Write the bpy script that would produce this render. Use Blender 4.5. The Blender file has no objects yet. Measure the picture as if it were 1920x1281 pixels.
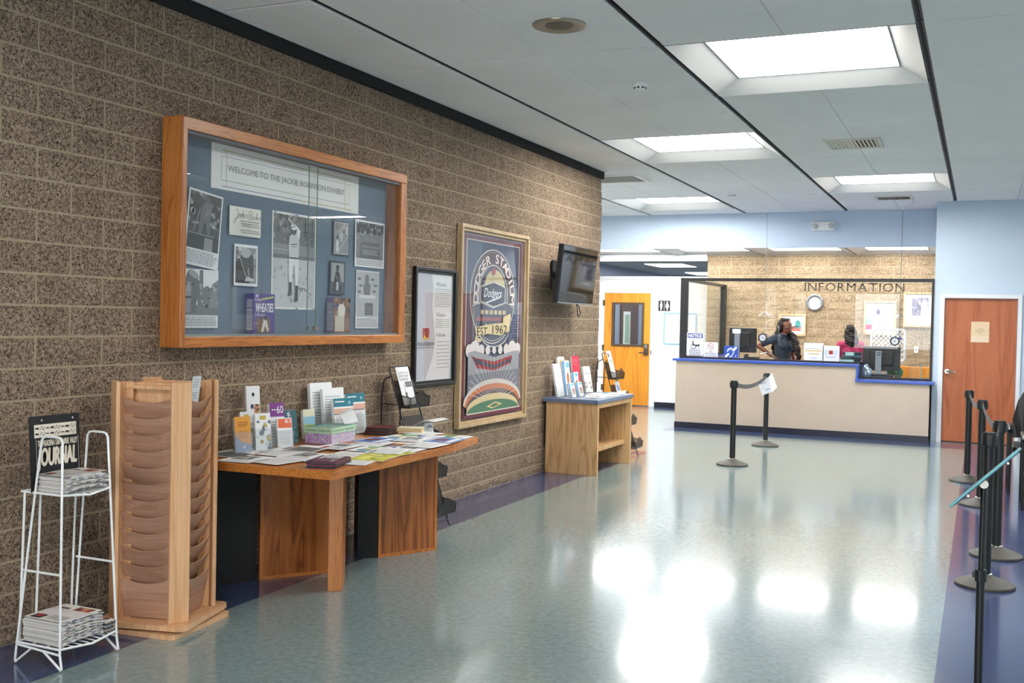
import bpy, bmesh, math, random
from mathutils import Matrix, Vector
random.seed(7)
SC = bpy.context.scene
COL = SC.collection
PI = math.pi
# ---------------------------------------------------------------- camera
cam = bpy.data.cameras.new('camera'); cam_o = bpy.data.objects.new('camera', cam); COL.objects.link(cam_o)
cam.sensor_fit = 'HORIZONTAL'; cam.sensor_width = 36.0; cam.lens = 1975.767*36/1920
_y, _p, _r = math.radians(23.97095), math.radians(1.21534), math.radians(-1.19103)
_f = Vector((-math.sin(_y)*math.cos(_p), math.cos(_y)*math.cos(_p), -math.sin(_p)))
_a = Vector((math.cos(_y), math.sin(_y), 0)); _u = _a.cross(_f)
_a2 = math.cos(_r)*_a - math.sin(_r)*_u; _u2 = math.sin(_r)*_a + math.cos(_r)*_u
cam_o.matrix_world = Matrix(((_a2.x, _u2.x, -_f.x, 0), (_a2.y, _u2.y, -_f.y, 0), (_a2.z, _u2.z, -_f.z, 1.62), (0, 0, 0, 1)))
cam.clip_start = 0.05; cam.clip_end = 200
SC.camera = cam_o
# ---------------------------------------------------------------- world, exposure
w = bpy.data.worlds.new('world'); SC.world = w; w.use_nodes = True
w.node_tree.nodes['Background'].inputs[0].default_value = (0.75, 0.85, 1.0, 1)
w.node_tree.nodes['Background'].inputs[1].default_value = 0.6
SC.view_settings.view_transform = 'Standard'; SC.view_settings.look = 'None'
SC.view_settings.gamma = 1.0; SC.view_settings.use_curve_mapping = False
SC.view_settings.exposure = 1.08
PANEL_LIGHT = 13.0      # ceiling troffer diffusers
DESK_LIGHT = 5.0       # reception troffers
WINDOW_LIGHT = 4.6      # daylit entrance glazing behind the camera
SC.cycles.use_denoising = True; SC.cycles.use_adaptive_sampling = True; SC.cycles.adaptive_threshold = 0.1; SC.cycles.adaptive_min_samples = 18
SC.cycles.max_bounces = 6; SC.cycles.diffuse_bounces = 3; SC.cycles.glossy_bounces = 3
SC.cycles.transparent_max_bounces = 16; SC.cycles.transmission_bounces = 6
SC.cycles.caustics_reflective = False; SC.cycles.caustics_refractive = False
SC.cycles.sample_clamp_indirect = 6.0

# ---------------------------------------------------------------- colour + materials
def lin(c):
    c = c/255.0
    return c/12.92 if c <= 0.04045 else ((c+0.055)/1.055)**2.4
def s(r, g, b): return (lin(r), lin(g), lin(b), 1.0)

class NT:
    def __init__(self, name):
        self.m = bpy.data.materials.new(name); self.m.use_nodes = True
        self.t = self.m.node_tree; self.b = self.t.nodes['Principled BSDF']; self.out = self.t.nodes['Material Output']
    def n(self, typ, **kw):
        nd = self.t.nodes.new(typ)
        for k, v in kw.items():
            if k.startswith('i_'): nd.inputs[k[2:].replace('_', ' ')].default_value = v
            else: setattr(nd, k, v)
        return nd
    def l(self, a, b): self.t.links.new(a, b)
    def ramp(self, src, stops):
        r = self.n('ShaderNodeValToRGB'); e = r.color_ramp.elements
        e[0].position, e[0].color = stops[0]; e[1].position, e[1].color = stops[1]
        for p, c in stops[2:]:
            q = e.new(p); q.color = c
        self.l(src, r.inputs[0]); return r.outputs[0]
    def bump(self, src, strength, dist=0.01):
        b = self.n('ShaderNodeBump'); b.inputs['Strength'].default_value = strength; b.inputs['Distance'].default_value = dist
        self.l(src, b.inputs['Height']); self.l(b.outputs[0], self.b.inputs['Normal']); return b
    def noise(self, vec, scale, detail=4, rough=0.55, dist=0):
        nd = self.n('ShaderNodeTexNoise'); nd.inputs['Scale'].default_value = scale; nd.inputs['Detail'].default_value = detail
        nd.inputs['Roughness'].default_value = rough; nd.inputs['Distortion'].default_value = dist
        if vec is not None: self.l(vec, nd.inputs['Vector'])
        return nd.outputs[0]
    def pos(self, sc=(1, 1, 1), obj=False):
        g = self.n('ShaderNodeTexCoord').outputs['Object'] if obj else self.n('ShaderNodeNewGeometry').outputs['Position']
        mp = self.n('ShaderNodeMapping'); mp.inputs['Scale'].default_value = sc; self.l(g, mp.inputs['Vector']); return mp.outputs[0]
    def mix(self, fac, a, b, mode='MIX'):
        mx = self.n('ShaderNodeMix', data_type='RGBA', blend_type=mode)
        if isinstance(fac, float): mx.inputs[0].default_value = fac
        else: self.l(fac, mx.inputs[0])
        for i, v in ((6, a), (7, b)):
            if isinstance(v, tuple): mx.inputs[i].default_value = v
            else: self.l(v, mx.inputs[i])
        return mx.outputs[2]

MATS = {}
def plain(name, c, rough=0.5, metal=0.0, var=0.06, scale=18.0, spec=0.5, bump=0.0):
    if name in MATS: return MATS[name]
    t = NT(name); v = t.noise(t.pos(), scale)
    lo = tuple(x*(1-var) for x in c[:3])+(1,); hi = tuple(min(1, x*(1+var)) for x in c[:3])+(1,)
    t.l(t.ramp(v, [(0.3, lo), (0.7, hi)]), t.b.inputs['Base Color'])
    t.b.inputs['Roughness'].default_value = rough; t.b.inputs['Metallic'].default_value = metal
    t.b.inputs['Specular IOR Level'].default_value = spec
    if bump: t.bump(t.noise(t.pos(), scale*12, 3), bump, 0.004)
    MATS[name] = t.m; return t.m
def wood(name, c1, c2, c3, axis='z', rough=0.35, sc=1.0, obj=True):
    t = NT(name)
    q = {'x': (1.2, 14, 14), 'y': (14, 1.2, 14), 'z': (14, 14, 1.2)}[axis]
    p = t.pos(tuple(v*sc for v in q), obj)
    n1 = t.noise(p, 1.0, 3, 0.5, 1.4)
    wv = t.n('ShaderNodeMath', operation='MULTIPLY'); t.l(n1, wv.inputs[0]); wv.inputs[1].default_value = 9.0
    fr = t.n('ShaderNodeMath', operation='PINGPONG'); t.l(wv.outputs[0], fr.inputs[0]); fr.inputs[1].default_value = 1.0
    base = t.ramp(fr.outputs[0], [(0.0, c3), (0.32, c2), (1.0, c1)])
    q2 = {'x': (3, 160, 160), 'y': (160, 3, 160), 'z': (160, 160, 3)}[axis]
    fine = t.noise(t.pos(q2, obj), 1.0, 2)
    fc = t.ramp(fine, [(0.35, (0.84, 0.83, 0.82, 1)), (0.6, (1, 1, 1, 1))])
    t.l(t.mix(1.0, base, fc, 'MULTIPLY'), t.b.inputs['Base Color'])
    t.b.inputs['Roughness'].default_value = rough; t.bump(fine, 0.05, 0.002)
    MATS[name] = t.m; return t.m
def emis(name, c, strength):
    t = NT(name); t.b.inputs['Base Color'].default_value = (0.9, 0.9, 0.9, 1)
    t.b.inputs['Emission Color'].default_value = c; t.b.inputs['Emission Strength'].default_value = strength
    MATS[name] = t.m; return t.m
def thin_glass(name, tint=(1, 1, 1, 1), ior=1.45, rough=0.0, haze=0.0, extra=0.0):
    t = NT(name); t.t.nodes.remove(t.b)
    tr = t.n('ShaderNodeBsdfTransparent'); tr.inputs[0].default_value = tint
    gl = t.n('ShaderNodeBsdfGlossy'); gl.inputs['Roughness'].default_value = rough
    lw = t.n('ShaderNodeLayerWeight'); lw.inputs[0].default_value = 0.5        # Schlick, the same from both sides of the sheet
    pw = t.n('ShaderNodeMath', operation='POWER'); t.l(lw.outputs['Facing'], pw.inputs[0]); pw.inputs[1].default_value = 5.0
    f0 = ((ior-1)/(ior+1))**2+extra
    ad = t.n('ShaderNodeMath', operation='MULTIPLY_ADD', use_clamp=True); t.l(pw.outputs[0], ad.inputs[0]); ad.inputs[1].default_value = 1-f0; ad.inputs[2].default_value = f0
    m1 = t.n('ShaderNodeMixShader'); t.l(ad.outputs[0], m1.inputs[0]); t.l(tr.outputs[0], m1.inputs[1]); t.l(gl.outputs[0], m1.inputs[2])
    last = m1.outputs[0]
    if haze:
        df = t.n('ShaderNodeBsdfDiffuse'); df.inputs[0].default_value = (0.8, 0.8, 0.8, 1)
        m2 = t.n('ShaderNodeMixShader'); m2.inputs[0].default_value = haze; t.l(last, m2.inputs[1]); t.l(df.outputs[0], m2.inputs[2]); last = m2.outputs[0]
    t.l(last, t.out.inputs[0]); MATS[name] = t.m; return t.m

def mk_block(name, base, tan, dark, pit):
    t = NT(name); P = t.pos()
    n2 = t.noise(P, 58, 3, 0.75); n3 = t.noise(P, 105, 2, 0.6); n1 = t.noise(P, 4.5, 3, 0.6)
    col = t.ramp(n2, [(0.33, dark), (0.47, base), (0.64, tan)])
    col = t.mix(t.ramp(n3, [(0.37, (1, 1, 1, 1)), (0.45, (0, 0, 0, 1))]), col, pit)
    col = t.mix(1.0, col, t.ramp(n1, [(0.32, (0.80, 0.79, 0.77, 1)), (0.68, (1, 1, 1, 1))]), 'MULTIPLY')
    t.l(col, t.b.inputs['Base Color']); t.b.inputs['Roughness'].default_value = 0.95; t.b.inputs['Specular IOR Level'].default_value = 0.15
    t.bump(n2, 0.7, 0.008)
    MATS[name] = t.m; return t.m

M_BLOCK = mk_block('split_face_block', s(146, 126, 107), s(184, 161, 138), s(98, 82, 68), s(56, 45, 37))
M_BLOCK2 = mk_block('split_face_block_reception', s(170, 148, 120), s(200, 178, 148), s(126, 104, 80), s(88, 70, 50))
M_MORTAR = plain('mortar', s(168, 151, 124), 0.95, 0, 0.15, 60)
M_MORTAR2 = plain('mortar_reception', s(184, 166, 136), 0.95, 0, 0.1, 60)
M_PALE = plain('pale_blue_paint', s(196, 212, 230), 0.6, 0, 0.02, 5)
M_WHITEW = plain('white_wall_paint', s(238, 240, 242), 0.55, 0, 0.01, 5)
M_GREYW = plain('grey_blue_wall_paint', s(130, 142, 165), 0.6, 0, 0.02, 5)
M_BLACK = plain('black_satin', s(22, 22, 23), 0.4, 0, 0.1)
M_DARK = plain('dark_gap', s(9, 9, 9), 0.8, 0, 0.1)
M_NAVYB = plain('navy_vinyl_base', s(20, 25, 42), 0.35, 0, 0.1)
M_WHITE = plain('white_enamel', s(238, 238, 236), 0.3, 0, 0.02)
M_TRIMW = plain('white_door_frame_paint', s(226, 229, 232), 0.45, 0, 0.02)
M_CHROME = plain('brushed_metal', s(190, 185, 172), 0.25, 1.0, 0.05)
M_BRONZE = plain('dark_bronze', s(92, 74, 58), 0.4, 0.3, 0.1)
M_BEIGE = plain('beige_laminate', s(188, 171, 153), 0.28, 0, 0.03, 4)
M_BLUELAM = plain('blue_laminate', s(52, 82, 170), 0.3, 0, 0.06, 40)
M_GREYLAM = plain('slate_laminate', s(106, 120, 146), 0.35, 0, 0.12, 70)
M_PAPER = plain('white_paper', s(244, 244, 242), 0.7, 0, 0.02)
M_NAVYCL = plain('navy_polo_cloth', s(38, 48, 60), 0.85, 0, 0.12, 60)
M_SKIN = plain('brown_skin', s(128, 78, 54), 0.5, 0, 0.06, 30)
M_HAIR = plain('dark_hair', s(34, 25, 22), 0.55, 0, 0.35, 90, 0.2)
M_PINKCL = plain('magenta_cloth', s(176, 50, 92), 0.85, 0, 0.1, 60)
M_TROUS = plain('dark_trousers', s(30, 32, 40), 0.85, 0, 0.1, 60)
M_OAK = wood('oak_orange', s(204, 130, 62), s(196, 120, 54), s(172, 98, 40), 'y', 0.32)
M_OAKV = wood('oak_orange_vertical', s(198, 126, 62), s(190, 116, 54), s(164, 92, 40), 'z', 0.32)
M_OAKD = wood('oak_ply_brown', s(176, 108, 54), s(158, 90, 42), s(116, 62, 26), 'z', 0.38, 0.5)
M_OAKL = wood('oak_ply_light', s(222, 180, 130), s(212, 168, 116), s(190, 144, 94), 'z', 0.4, 0.45)
M_BEECH = wood('beech', s(232, 184, 138), s(227, 177, 130), s(218, 165, 118), 'z', 0.35, 0.35)
M_BEECHP = wood('beech_ply_face', s(198, 154, 128), s(192, 148, 122), s(180, 136, 110), 'x', 0.4, 0.5)
M_DOORO = wood('door_orange', s(238, 160, 48), s(232, 150, 38), s(218, 132, 28), 'z', 0.35, 0.25)
M_DOORR = wood('door_cherry', s(186, 108, 66), s(180, 100, 58), s(164, 86, 46), 'z', 0.4, 0.25)
M_GOLDF = wood('pale_gold_frame', s(206, 180, 142), s(196, 168, 128), s(176, 148, 108), 'z', 0.35, 0.6)
M_FELT = plain('blue_felt', s(112, 130, 146), 0.95, 0, 0.08, 120)
M_GLASS = thin_glass('clear_glass', (0.985, 0.995, 0.99, 1), 1.32)
M_GLASSC = thin_glass('case_glass', (0.995, 0.998, 0.996, 1), 1.5, 0.0, 0.012, 0.012)
M_ACRYL = thin_glass('clear_acrylic', (0.97, 0.98, 0.98, 1), 1.49, 0.03, 0.03, 0.02)
M_PANEL = emis('light_diffuser', (1.0, 0.985, 0.955, 1), PANEL_LIGHT)
M_PANEL2 = emis('reception_light_diffuser', (1.0, 0.985, 0.955, 1), DESK_LIGHT)
M_DAY = emis('daylit_glazing', (0.86, 0.93, 1.0, 1), WINDOW_LIGHT)
M_REFL = plain('troffer_reflector_paint', s(186, 186, 184), 0.35, 0, 0.02)
M_TEE = plain('grey_tee', s(84, 86, 90), 0.5, 0.1, 0.05)
M_RUNNER = plain('dark_runner', s(62, 62, 64), 0.5, 0.2, 0.1)
M_SCREEN = plain('black_screen', s(8, 8, 9), 0.04, 0, 0.0, 10, 0.5)
M_STANB = plain('stanchion_base', s(66, 62, 55), 0.55, 0.1, 0.12, 80)
M_STEEL = plain('grey_plastic', s(128, 134, 140), 0.4, 0.2, 0.05)
M_TEALM = plain('teal_enamel', s(96, 160, 166), 0.35, 0.2, 0.05)
def _tile():
    t = NT('acoustic_tile'); P = t.pos(); n = t.noise(P, 150, 3, 0.7); m = t.noise(P, 1.1, 3)
    c = t.ramp(m, [(0.3, s(238, 233, 231)), (0.7, s(245, 241, 239))])
    c = t.mix(1.0, c, t.ramp(n, [(0.30, (0.78, 0.78, 0.78, 1)), (0.42, (1, 1, 1, 1))]), 'MULTIPLY')
    t.l(c, t.b.inputs['Base Color']); t.b.inputs['Roughness'].default_value = 0.9; t.bump(n, 0.15, 0.003); return t.m
M_TILE = _tile()
def _floor():
    t = NT('vinyl_floor'); P = t.pos()
    n1 = t.noise(P, 28, 6, 0.7); n2 = t.noise(P, 1.2, 3)
    green = t.ramp(n1, [(0.3, s(108, 126, 128)), (0.7, s(142, 158, 156))])
    blue = t.ramp(n1, [(0.3, s(50, 62, 98)), (0.7, s(68, 82, 120))])
    sx = t.n('ShaderNodeSeparateXYZ'); t.l(P, sx.inputs[0])
    def cmp(out, op, v):
        m = t.n('ShaderNodeMath', operation=op); t.l(out, m.inputs[0]); m.inputs[1].default_value = v; return m.outputs[0]
    def mul(a, b):
        m = t.n('ShaderNodeMath', operation='MULTIPLY'); t.l(a, m.inputs[0]); t.l(b, m.inputs[1]); return m.outputs[0]
    def mx(a, b):
        m = t.n('ShaderNodeMath', operation='MAXIMUM'); t.l(a, m.inputs[0]); t.l(b, m.inputs[1]); return m.outputs[0]
    X, Y = sx.outputs[0], sx.outputs[1]
    b1 = mul(cmp(X, 'LESS_THAN', -3.725), cmp(Y, 'LESS_THAN', 12.7))                        # border along the block wall
    b2 = mul(mul(cmp(X, 'GREATER_THAN', -0.152), cmp(X, 'LESS_THAN', 0.40)), cmp(Y, 'LESS_THAN', 15.5))
    b3 = mul(mul(cmp(Y, 'GREATER_THAN', 15.35), cmp(Y, 'LESS_THAN', 15.95)), cmp(X, 'GREATER_THAN', -4.35))
    b4 = mul(mul(cmp(Y, 'GREATER_THAN', 18.9), cmp(Y, 'LESS_THAN', 19.6)), cmp(X, 'LESS_THAN', -4.3))
    f = mx(mx(b1, b2), mx(b3, b4))
    c = t.mix(f, green, blue)
    c = t.mix(1.0, c, t.ramp(n2, [(0.3, (0.92, 0.92, 0.92, 1)), (0.7, (1, 1, 1, 1))]), 'MULTIPLY')
    t.l(c, t.b.inputs['Base Color'])
    r = t.n('ShaderNodeMapRange'); t.l(t.noise(P, 3.0, 3), r.inputs[0]); r.inputs[3].default_value = 0.13; r.inputs[4].default_value = 0.22
    t.l(r.outputs[0], t.b.inputs['Roughness']); t.b.inputs['IOR'].default_value = 1.55
    t.b.inputs['Coat Weight'].default_value = 0.35; t.b.inputs['Coat Roughness'].default_value = 0.09
    t.bump(t.noise(t.pos((3.5, 3.5, 3.5)), 1.0, 1), 0.035, 0.01)
    return t.m
M_FLOOR = _floor()
def _print():
    t = NT('printed_surface'); a = t.n('ShaderNodeAttribute', attribute_name='Col')
    t.l(a.outputs['Color'], t.b.inputs['Base Color']); t.b.inputs['Roughness'].default_value = 0.55; return t.m
M_PRINT = _print()
def _mesh():
    t = NT('black_wire_mesh'); t.t.nodes.remove(t.b)
    tr = t.n('ShaderNodeBsdfTransparent'); df = t.n('ShaderNodeBsdfPrincipled'); df.inputs['Base Color'].default_value = s(26, 26, 27); df.inputs['Roughness'].default_value = 0.5
    ck = t.noise(t.pos((1, 1, 1), True), 900, 0)
    m = t.n('ShaderNodeMixShader'); t.l(t.ramp(ck, [(0.44, (0.25, 0.25, 0.25, 1)), (0.52, (1, 1, 1, 1))]), m.inputs[0]); t.l(tr.outputs[0], m.inputs[1]); t.l(df.outputs[0], m.inputs[2]); t.l(m.outputs[0], t.out.inputs[0])
    return t.m
M_MESH = _mesh()

# ---------------------------------------------------------------- mesh helpers
class MB:
    def __init__(self): self.v = []; self.f = []; self.c = []
    def add(self, vs, fs, M=None, col=None):
        o = len(self.v)
        for p in vs:
            p = Vector(p); self.v.append(M @ p if M else p)
        for f in fs: self.f.append(tuple(i+o for i in f)); self.c.append(col)
        return self
    def box(self, x0, y0, z0, x1, y1, z1, M=None, col=None):
        vs = [(x, y, z) for z in (z0, z1) for y in (y0, y1) for x in (x0, x1)]
        return self.add(vs, [(0, 2, 3, 1), (4, 5, 7, 6), (0, 1, 5, 4), (2, 6, 7, 3), (0, 4, 6, 2), (1, 3, 7, 5)], M, col)
    def cyl(self, p0, p1, r0, r1=None, n=12, caps=True, col=None):
        r1 = r0 if r1 is None else r1
        p0, p1 = Vector(p0), Vector(p1); d = (p1-p0).normalized()
        a = d.orthogonal().normalized(); b = d.cross(a)
        vs = [p+(a*math.cos(2*PI*i/n)+b*math.sin(2*PI*i/n))*r for p, r in ((p0, r0), (p1, r1)) for i in range(n)]
        fs = [(i, (i+1) % n, n+(i+1) % n, n+i) for i in range(n)]
        if caps: fs += [tuple(range(n-1, -1, -1)), tuple(range(n, 2*n))]
        return self.add(vs, fs, None, col)
    def tube(self, pts, r, n=8, closed=False):
        P = [Vector(p) for p in pts]; k = len(P); rings = []
        ref = None
        for i in range(k):
            d = (P[(i+1) % k]-P[i-1]) if closed or 0 < i < k-1 else (P[1]-P[0] if i == 0 else P[-1]-P[-2])
            d.normalize()
            if ref is None: a = d.orthogonal().normalized()
            else:
                a = ref-d*ref.dot(d); a = a.normalized() if a.length > 1e-5 else d.orthogonal().normalized()
            ref = a; b = d.cross(a)
            rings.append([P[i]+(a*math.cos(2*PI*j/n)+b*math.sin(2*PI*j/n))*r for j in range(n)])
        vs = [p for R in rings for p in R]; fs = []
        for i in range(k if closed else k-1):
            i2 = (i+1) % k
            for j in range(n): fs.append((i*n+j, i*n+(j+1) % n, i2*n+(j+1) % n, i2*n+j))
        if not closed: fs += [tuple(range(n-1, -1, -1)), tuple((k-1)*n+j for j in range(n))]
        return self.add(vs, fs)
    def lathe(self, prof, n=24, c=(0, 0, 0), M=None):
        vs = [(c[0]+r*math.cos(2*PI*i/n), c[1]+r*math.sin(2*PI*i/n), c[2]+z) for r, z in prof for i in range(n)]
        fs = [(k*n+i, k*n+(i+1) % n, (k+1)*n+(i+1) % n, (k+1)*n+i) for k in range(len(prof)-1) for i in range(n)]
        fs += [tuple(range(n-1, -1, -1)), tuple((len(prof)-1)*n+i for i in range(n))]
        return self.add(vs, fs, M)
    def prism(self, poly, z0, z1, M=None, col=None):
        n = len(poly)
        vs = [(x, y, z0) for x, y in poly]+[(x, y, z1) for x, y in poly]
        fs = [(i, (i+1) % n, n+(i+1) % n, n+i) for i in range(n)]+[tuple(range(n-1, -1, -1)), tuple(range(n, 2*n))]
        return self.add(vs, fs, M, col)
    def mesh(self, name, smooth=False):
        me = bpy.data.meshes.new(name); me.from_pydata([tuple(p) for p in self.v], [], self.f); me.update()
        if smooth:
            for p in me.polygons: p.use_smooth = True
        if any(c is not None for c in self.c):
            a = me.color_attributes.new('Col', 'FLOAT_COLOR', 'CORNER')
            for p in me.polygons:
                cc = self.c[p.index] or (0.8, 0.8, 0.8, 1)
                for li in p.loop_indices: a.data[li].color = cc
        return me
def Bx(*a, **k): return MB().box(*a, **k)
def OB(name, mb, mat, parent=None, M=None, smooth=False, bevel=0.0):
    me = mb.mesh(name, smooth) if isinstance(mb, MB) else mb
    if mat and not me.materials: me.materials.append(mat)
    o = bpy.data.objects.new(name, me); COL.objects.link(o)
    if parent: o.parent = parent
    if M is not None: o.matrix_basis = M
    if smooth: smooth_angle(me)
    if bevel:
        b = o.modifiers.new('bevel', 'BEVEL'); b.width = bevel; b.segments = 2; b.limit_method = 'ANGLE'
    return o
def smooth_angle(me, deg=40):
    bm = bmesh.new(); bm.from_mesh(me)
    for e in bm.edges:
        if len(e.link_faces) == 2 and e.calc_face_angle(0) > math.radians(deg): e.smooth = False
    bm.to_mesh(me); bm.free()
def tag(o, label, cat, group=None):
    o['label'] = label; o['category'] = cat
    if group: o['group'] = group
    return o
def thing(name, label, cat, loc=(0, 0, 0), rz=0.0, group=None):
    o = bpy.data.objects.new(name, None); COL.objects.link(o); o.empty_display_size = 0.1
    o.location = loc; o.rotation_euler = (0, 0, rz)
    return tag(o, label, cat, group)
def struct(name, mb, mat, label, cat, parent=None, **k):
    o = OB(name, mb, mat, parent, **k); o['kind'] = 'structure'
    if not parent: tag(o, label, cat)
    return o
def basis(o, u, v):
    u = Vector(u).normalized(); v = Vector(v); v = (v-u*v.dot(u)).normalized(); n = u.cross(v); o = Vector(o)
    return Matrix(((u.x, v.x, n.x, o.x), (u.y, v.y, n.y, o.y), (u.z, v.z, n.z, o.z), (0, 0, 0, 1)))
YX = ((0, 1, 0), (0, 0, 1))       # on the left wall: reads along +Y, faces +X
XY = ((1, 0, 0), (0, 0, 1))       # faces -Y
RZ = lambda a: Matrix.Rotation(a, 4, 'Z')
TR = lambda x, y, z: Matrix.Translation((x, y, z))

# ---------------------------------------------------------------- flat print helper
_txt = {}
def text_tris(sx):
    if sx not in _txt:
        cu = bpy.data.curves.new('t', 'FONT'); cu.body = sx; cu.resolution_u = 3
        ob = bpy.data.objects.new('t', cu); me = bpy.data.meshes.new_from_object(ob)
        vs = [(v.co.x, v.co.y) for v in me.vertices]; fs = [tuple(p.vertices) for p in me.polygons]
        xs = [a for a, b in vs] or [0]; ys = [b for a, b in vs] or [0]
        _txt[sx] = (vs, fs, min(xs), max(xs), min(ys), max(ys))
        bpy.data.objects.remove(ob); bpy.data.curves.remove(cu); bpy.data.meshes.remove(me)
    return _txt[sx]
class Print:
    """a flat printed thing: u to the right, v up, origin lower left; layers 0.3 mm apart"""
    def __init__(self, w, h, base, t=0.002, edge=None):
        self.w, self.h, self.m, self.k, self.t = w, h, MB(), 0, t
        self.m.box(0, 0, 0, w, h, t, None, edge or base)
        self.rect(0, 0, w, h, base)
    def z(self): self.k += 1; return self.t+0.00025*self.k
    def poly(self, pts, col):
        z = self.z(); self.m.add([(a, b, z) for a, b in pts], [tuple(range(len(pts)))], None, col); return self
    def rect(self, x0, y0, x1, y1, col): return self.poly([(x0, y0), (x1, y0), (x1, y1), (x0, y1)], col)
    def ell(self, cx, cy, rx, ry, col, n=24, a0=0, a1=2*PI, rot=0):
        pts = []
        for i in range(n):
            a = a0+(a1-a0)*i/(n if a1-a0 > 6.28 else n-1)
            x, y = rx*math.cos(a), ry*math.sin(a)
            pts.append((cx+x*math.cos(rot)-y*math.sin(rot), cy+x*math.sin(rot)+y*math.cos(rot)))
        return self.poly(pts, col)
    def ring(self, cx, cy, rx, ry, wd, col, n=40, a0=0, a1=2*PI):
        z = self.z(); vs = []; fs = []
        for i in range(n+1):
            a = a0+(a1-a0)*i/n
            vs += [(cx+rx*math.cos(a), cy+ry*math.sin(a), z), (cx+(rx-wd)*math.cos(a), cy+(ry-wd)*math.sin(a), z)]
        for i in range(n): fs.append((2*i, 2*i+1, 2*i+3, 2*i+2))
        self.m.add(vs, fs, None, col); return self
    def line(self, x0, y0, x1, y1, wd, col):
        d = Vector((x1-x0, y1-y0)); d.normalize(); nx, ny = -d.y*wd/2, d.x*wd/2
        return self.poly([(x0-nx, y0-ny), (x1-nx, y1-ny), (x1+nx, y1+ny), (x0+nx, y0+ny)], col)
    def path(self, pts, wd, col):
        for a, b in zip(pts, pts[1:]): self.line(*a, *b, wd, col)
        return self
    def border(self, d, wd, col):
        self.rect(d, d, self.w-d, d+wd, col); self.rect(d, self.h-d-wd, self.w-d, self.h-d, col)
        self.rect(d, d, d+wd, self.h-d, col); self.rect(self.w-d-wd, d, self.w-d, self.h-d, col); return self
    def text(self, sx, x0, y0, x1, y1, col, shear=0.0, bold=0.0):
        if bold:
            for dx, dy in ((bold, 0), (-bold, 0), (0, bold), (0, -bold)): self.text(sx, x0+dx, y0+dy, x1+dx, y1+dy, col, shear)
        vs, fs, a, b, c0, d = text_tris(sx)
        if not vs: return self
        z = self.z(); q = []
        for x, y in vs:
            yy = (y-c0)/max(1e-6, d-c0)*(y1-y0)
            q.append((x0+(x-a)/(b-a)*(x1-x0)+shear*yy, y0+yy, z))
        self.m.add(q, fs, None, col); return self
    def glyph(self, ch, cx, cy, h, wsc, rot, col):
        vs, fs, a, b, c0, d = text_tris(ch); z = self.z(); k = h/0.73; q = []
        for x, y in vs:
            x = (x-(a+b)/2)*k*wsc; y = (y-0.365)*k
            q.append((cx+x*math.cos(rot)-y*math.sin(rot), cy+x*math.sin(rot)+y*math.cos(rot), z))
        self.m.add(q, fs, None, col); return self
    def lines(self, x0, y0, x1, y1, n, col, frac=0.38, rag=0.2, seed=1):
        r = random.Random(seed); st = (y1-y0)/n
        z = self.z()
        for i in range(n):
            y = y1-(i+0.7)*st; xe = x1-(x1-x0)*rag*r.random()
            x = x0
            while x < xe:
                wl = min(xe-x, (x1-x0)*r.uniform(0.06, 0.16))
                self.m.add([(x, y, z), (x+wl, y, z), (x+wl, y+st*frac, z), (x, y+st*frac, z)], [(0, 1, 2, 3)], None, col)
                x += wl+(x1-x0)*0.02
        return self
    def speck(self, x0, y0, x1, y1, n, cols, smin, smax, seed=1):
        r = random.Random(seed)
        for i in range(n):
            z = self.t+0.00025*(self.k+1)+0.00003*(i % 5)
            cx, cy, q = r.uniform(x0, x1), r.uniform(y0, y1), r.uniform(smin, smax)
            k = r.randint(5, 7); a0 = r.random()*6
            pts = [(min(x1, max(x0, cx+q*r.uniform(.6, 1)*math.cos(a0+2*PI*j/k))), min(y1, max(y0, cy+q*r.uniform(.6, 1)*math.sin(a0+2*PI*j/k))), z) for j in range(k)]
            self.m.add(pts, [tuple(range(k))], None, cols[i % len(cols)])
        self.k += 1; return self
    def obj(self, name, M, parent=None): return OB(name, self.m, M_PRINT, parent, M)
K = s(25, 25, 25); WH = s(246, 246, 244); GY = s(120, 120, 120); LG = s(190, 190, 190)
def g(v): return s(v, v, v)

# ================================================================ THE SETTING
ZC = 3.42; XW = -4.235; YE = 12.13
def rot_box(w, d, h): return Bx(-w/2, -d/2, 0, w/2, d/2, h)
struct('floor', Bx(-9, -4.2, -0.1, 5.7, 27.2, 0), M_FLOOR, 'glossy teal vinyl floor with blue border bands', 'floor')
# ---- block walls
def block_mesh(name, L, H, D, seed, rough=0.004, nx=5, nz=3):
    r = random.Random(seed); m = MB(); e = 0.006
    vs = []; fs = []
    for j in range(nz+1):
        for i in range(nx+1):
            y = -L/2+L*i/nx; z = -H/2+H*j/nz
            edge = i in (0, nx) or j in (0, nz)
            x = -e*0.5+r.uniform(-.002, .001) if edge else r.uniform(-0.4, 1)*rough
            if not edge: y += r.uniform(-.3, .3)*L/nx; z += r.uniform(-.3, .3)*H/nz
            vs.append((x, y, z))
    n = nx+1
    for j in range(nz):
        for i in range(nx): fs.append((j*n+i, j*n+i+1, (j+1)*n+i+1, (j+1)*n+i))
    b = len(vs); vs += [(-D, -L/2, -H/2), (-D, L/2, -H/2), (-D, L/2, H/2), (-D, -L/2, H/2)]
    fs += [tuple(range(nx, -1, -1))+(b, b+1), tuple(nz*n+i for i in range(nx+1))+(b+2, b+3),
           tuple(j*n for j in range(nz+1))+(b+3, b), tuple(j*n+nx for j in range(nz, -1, -1))+(b+1, b+2)]
    m.add(vs, fs); return m
PB, PH = 0.428, 0.1548
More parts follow.
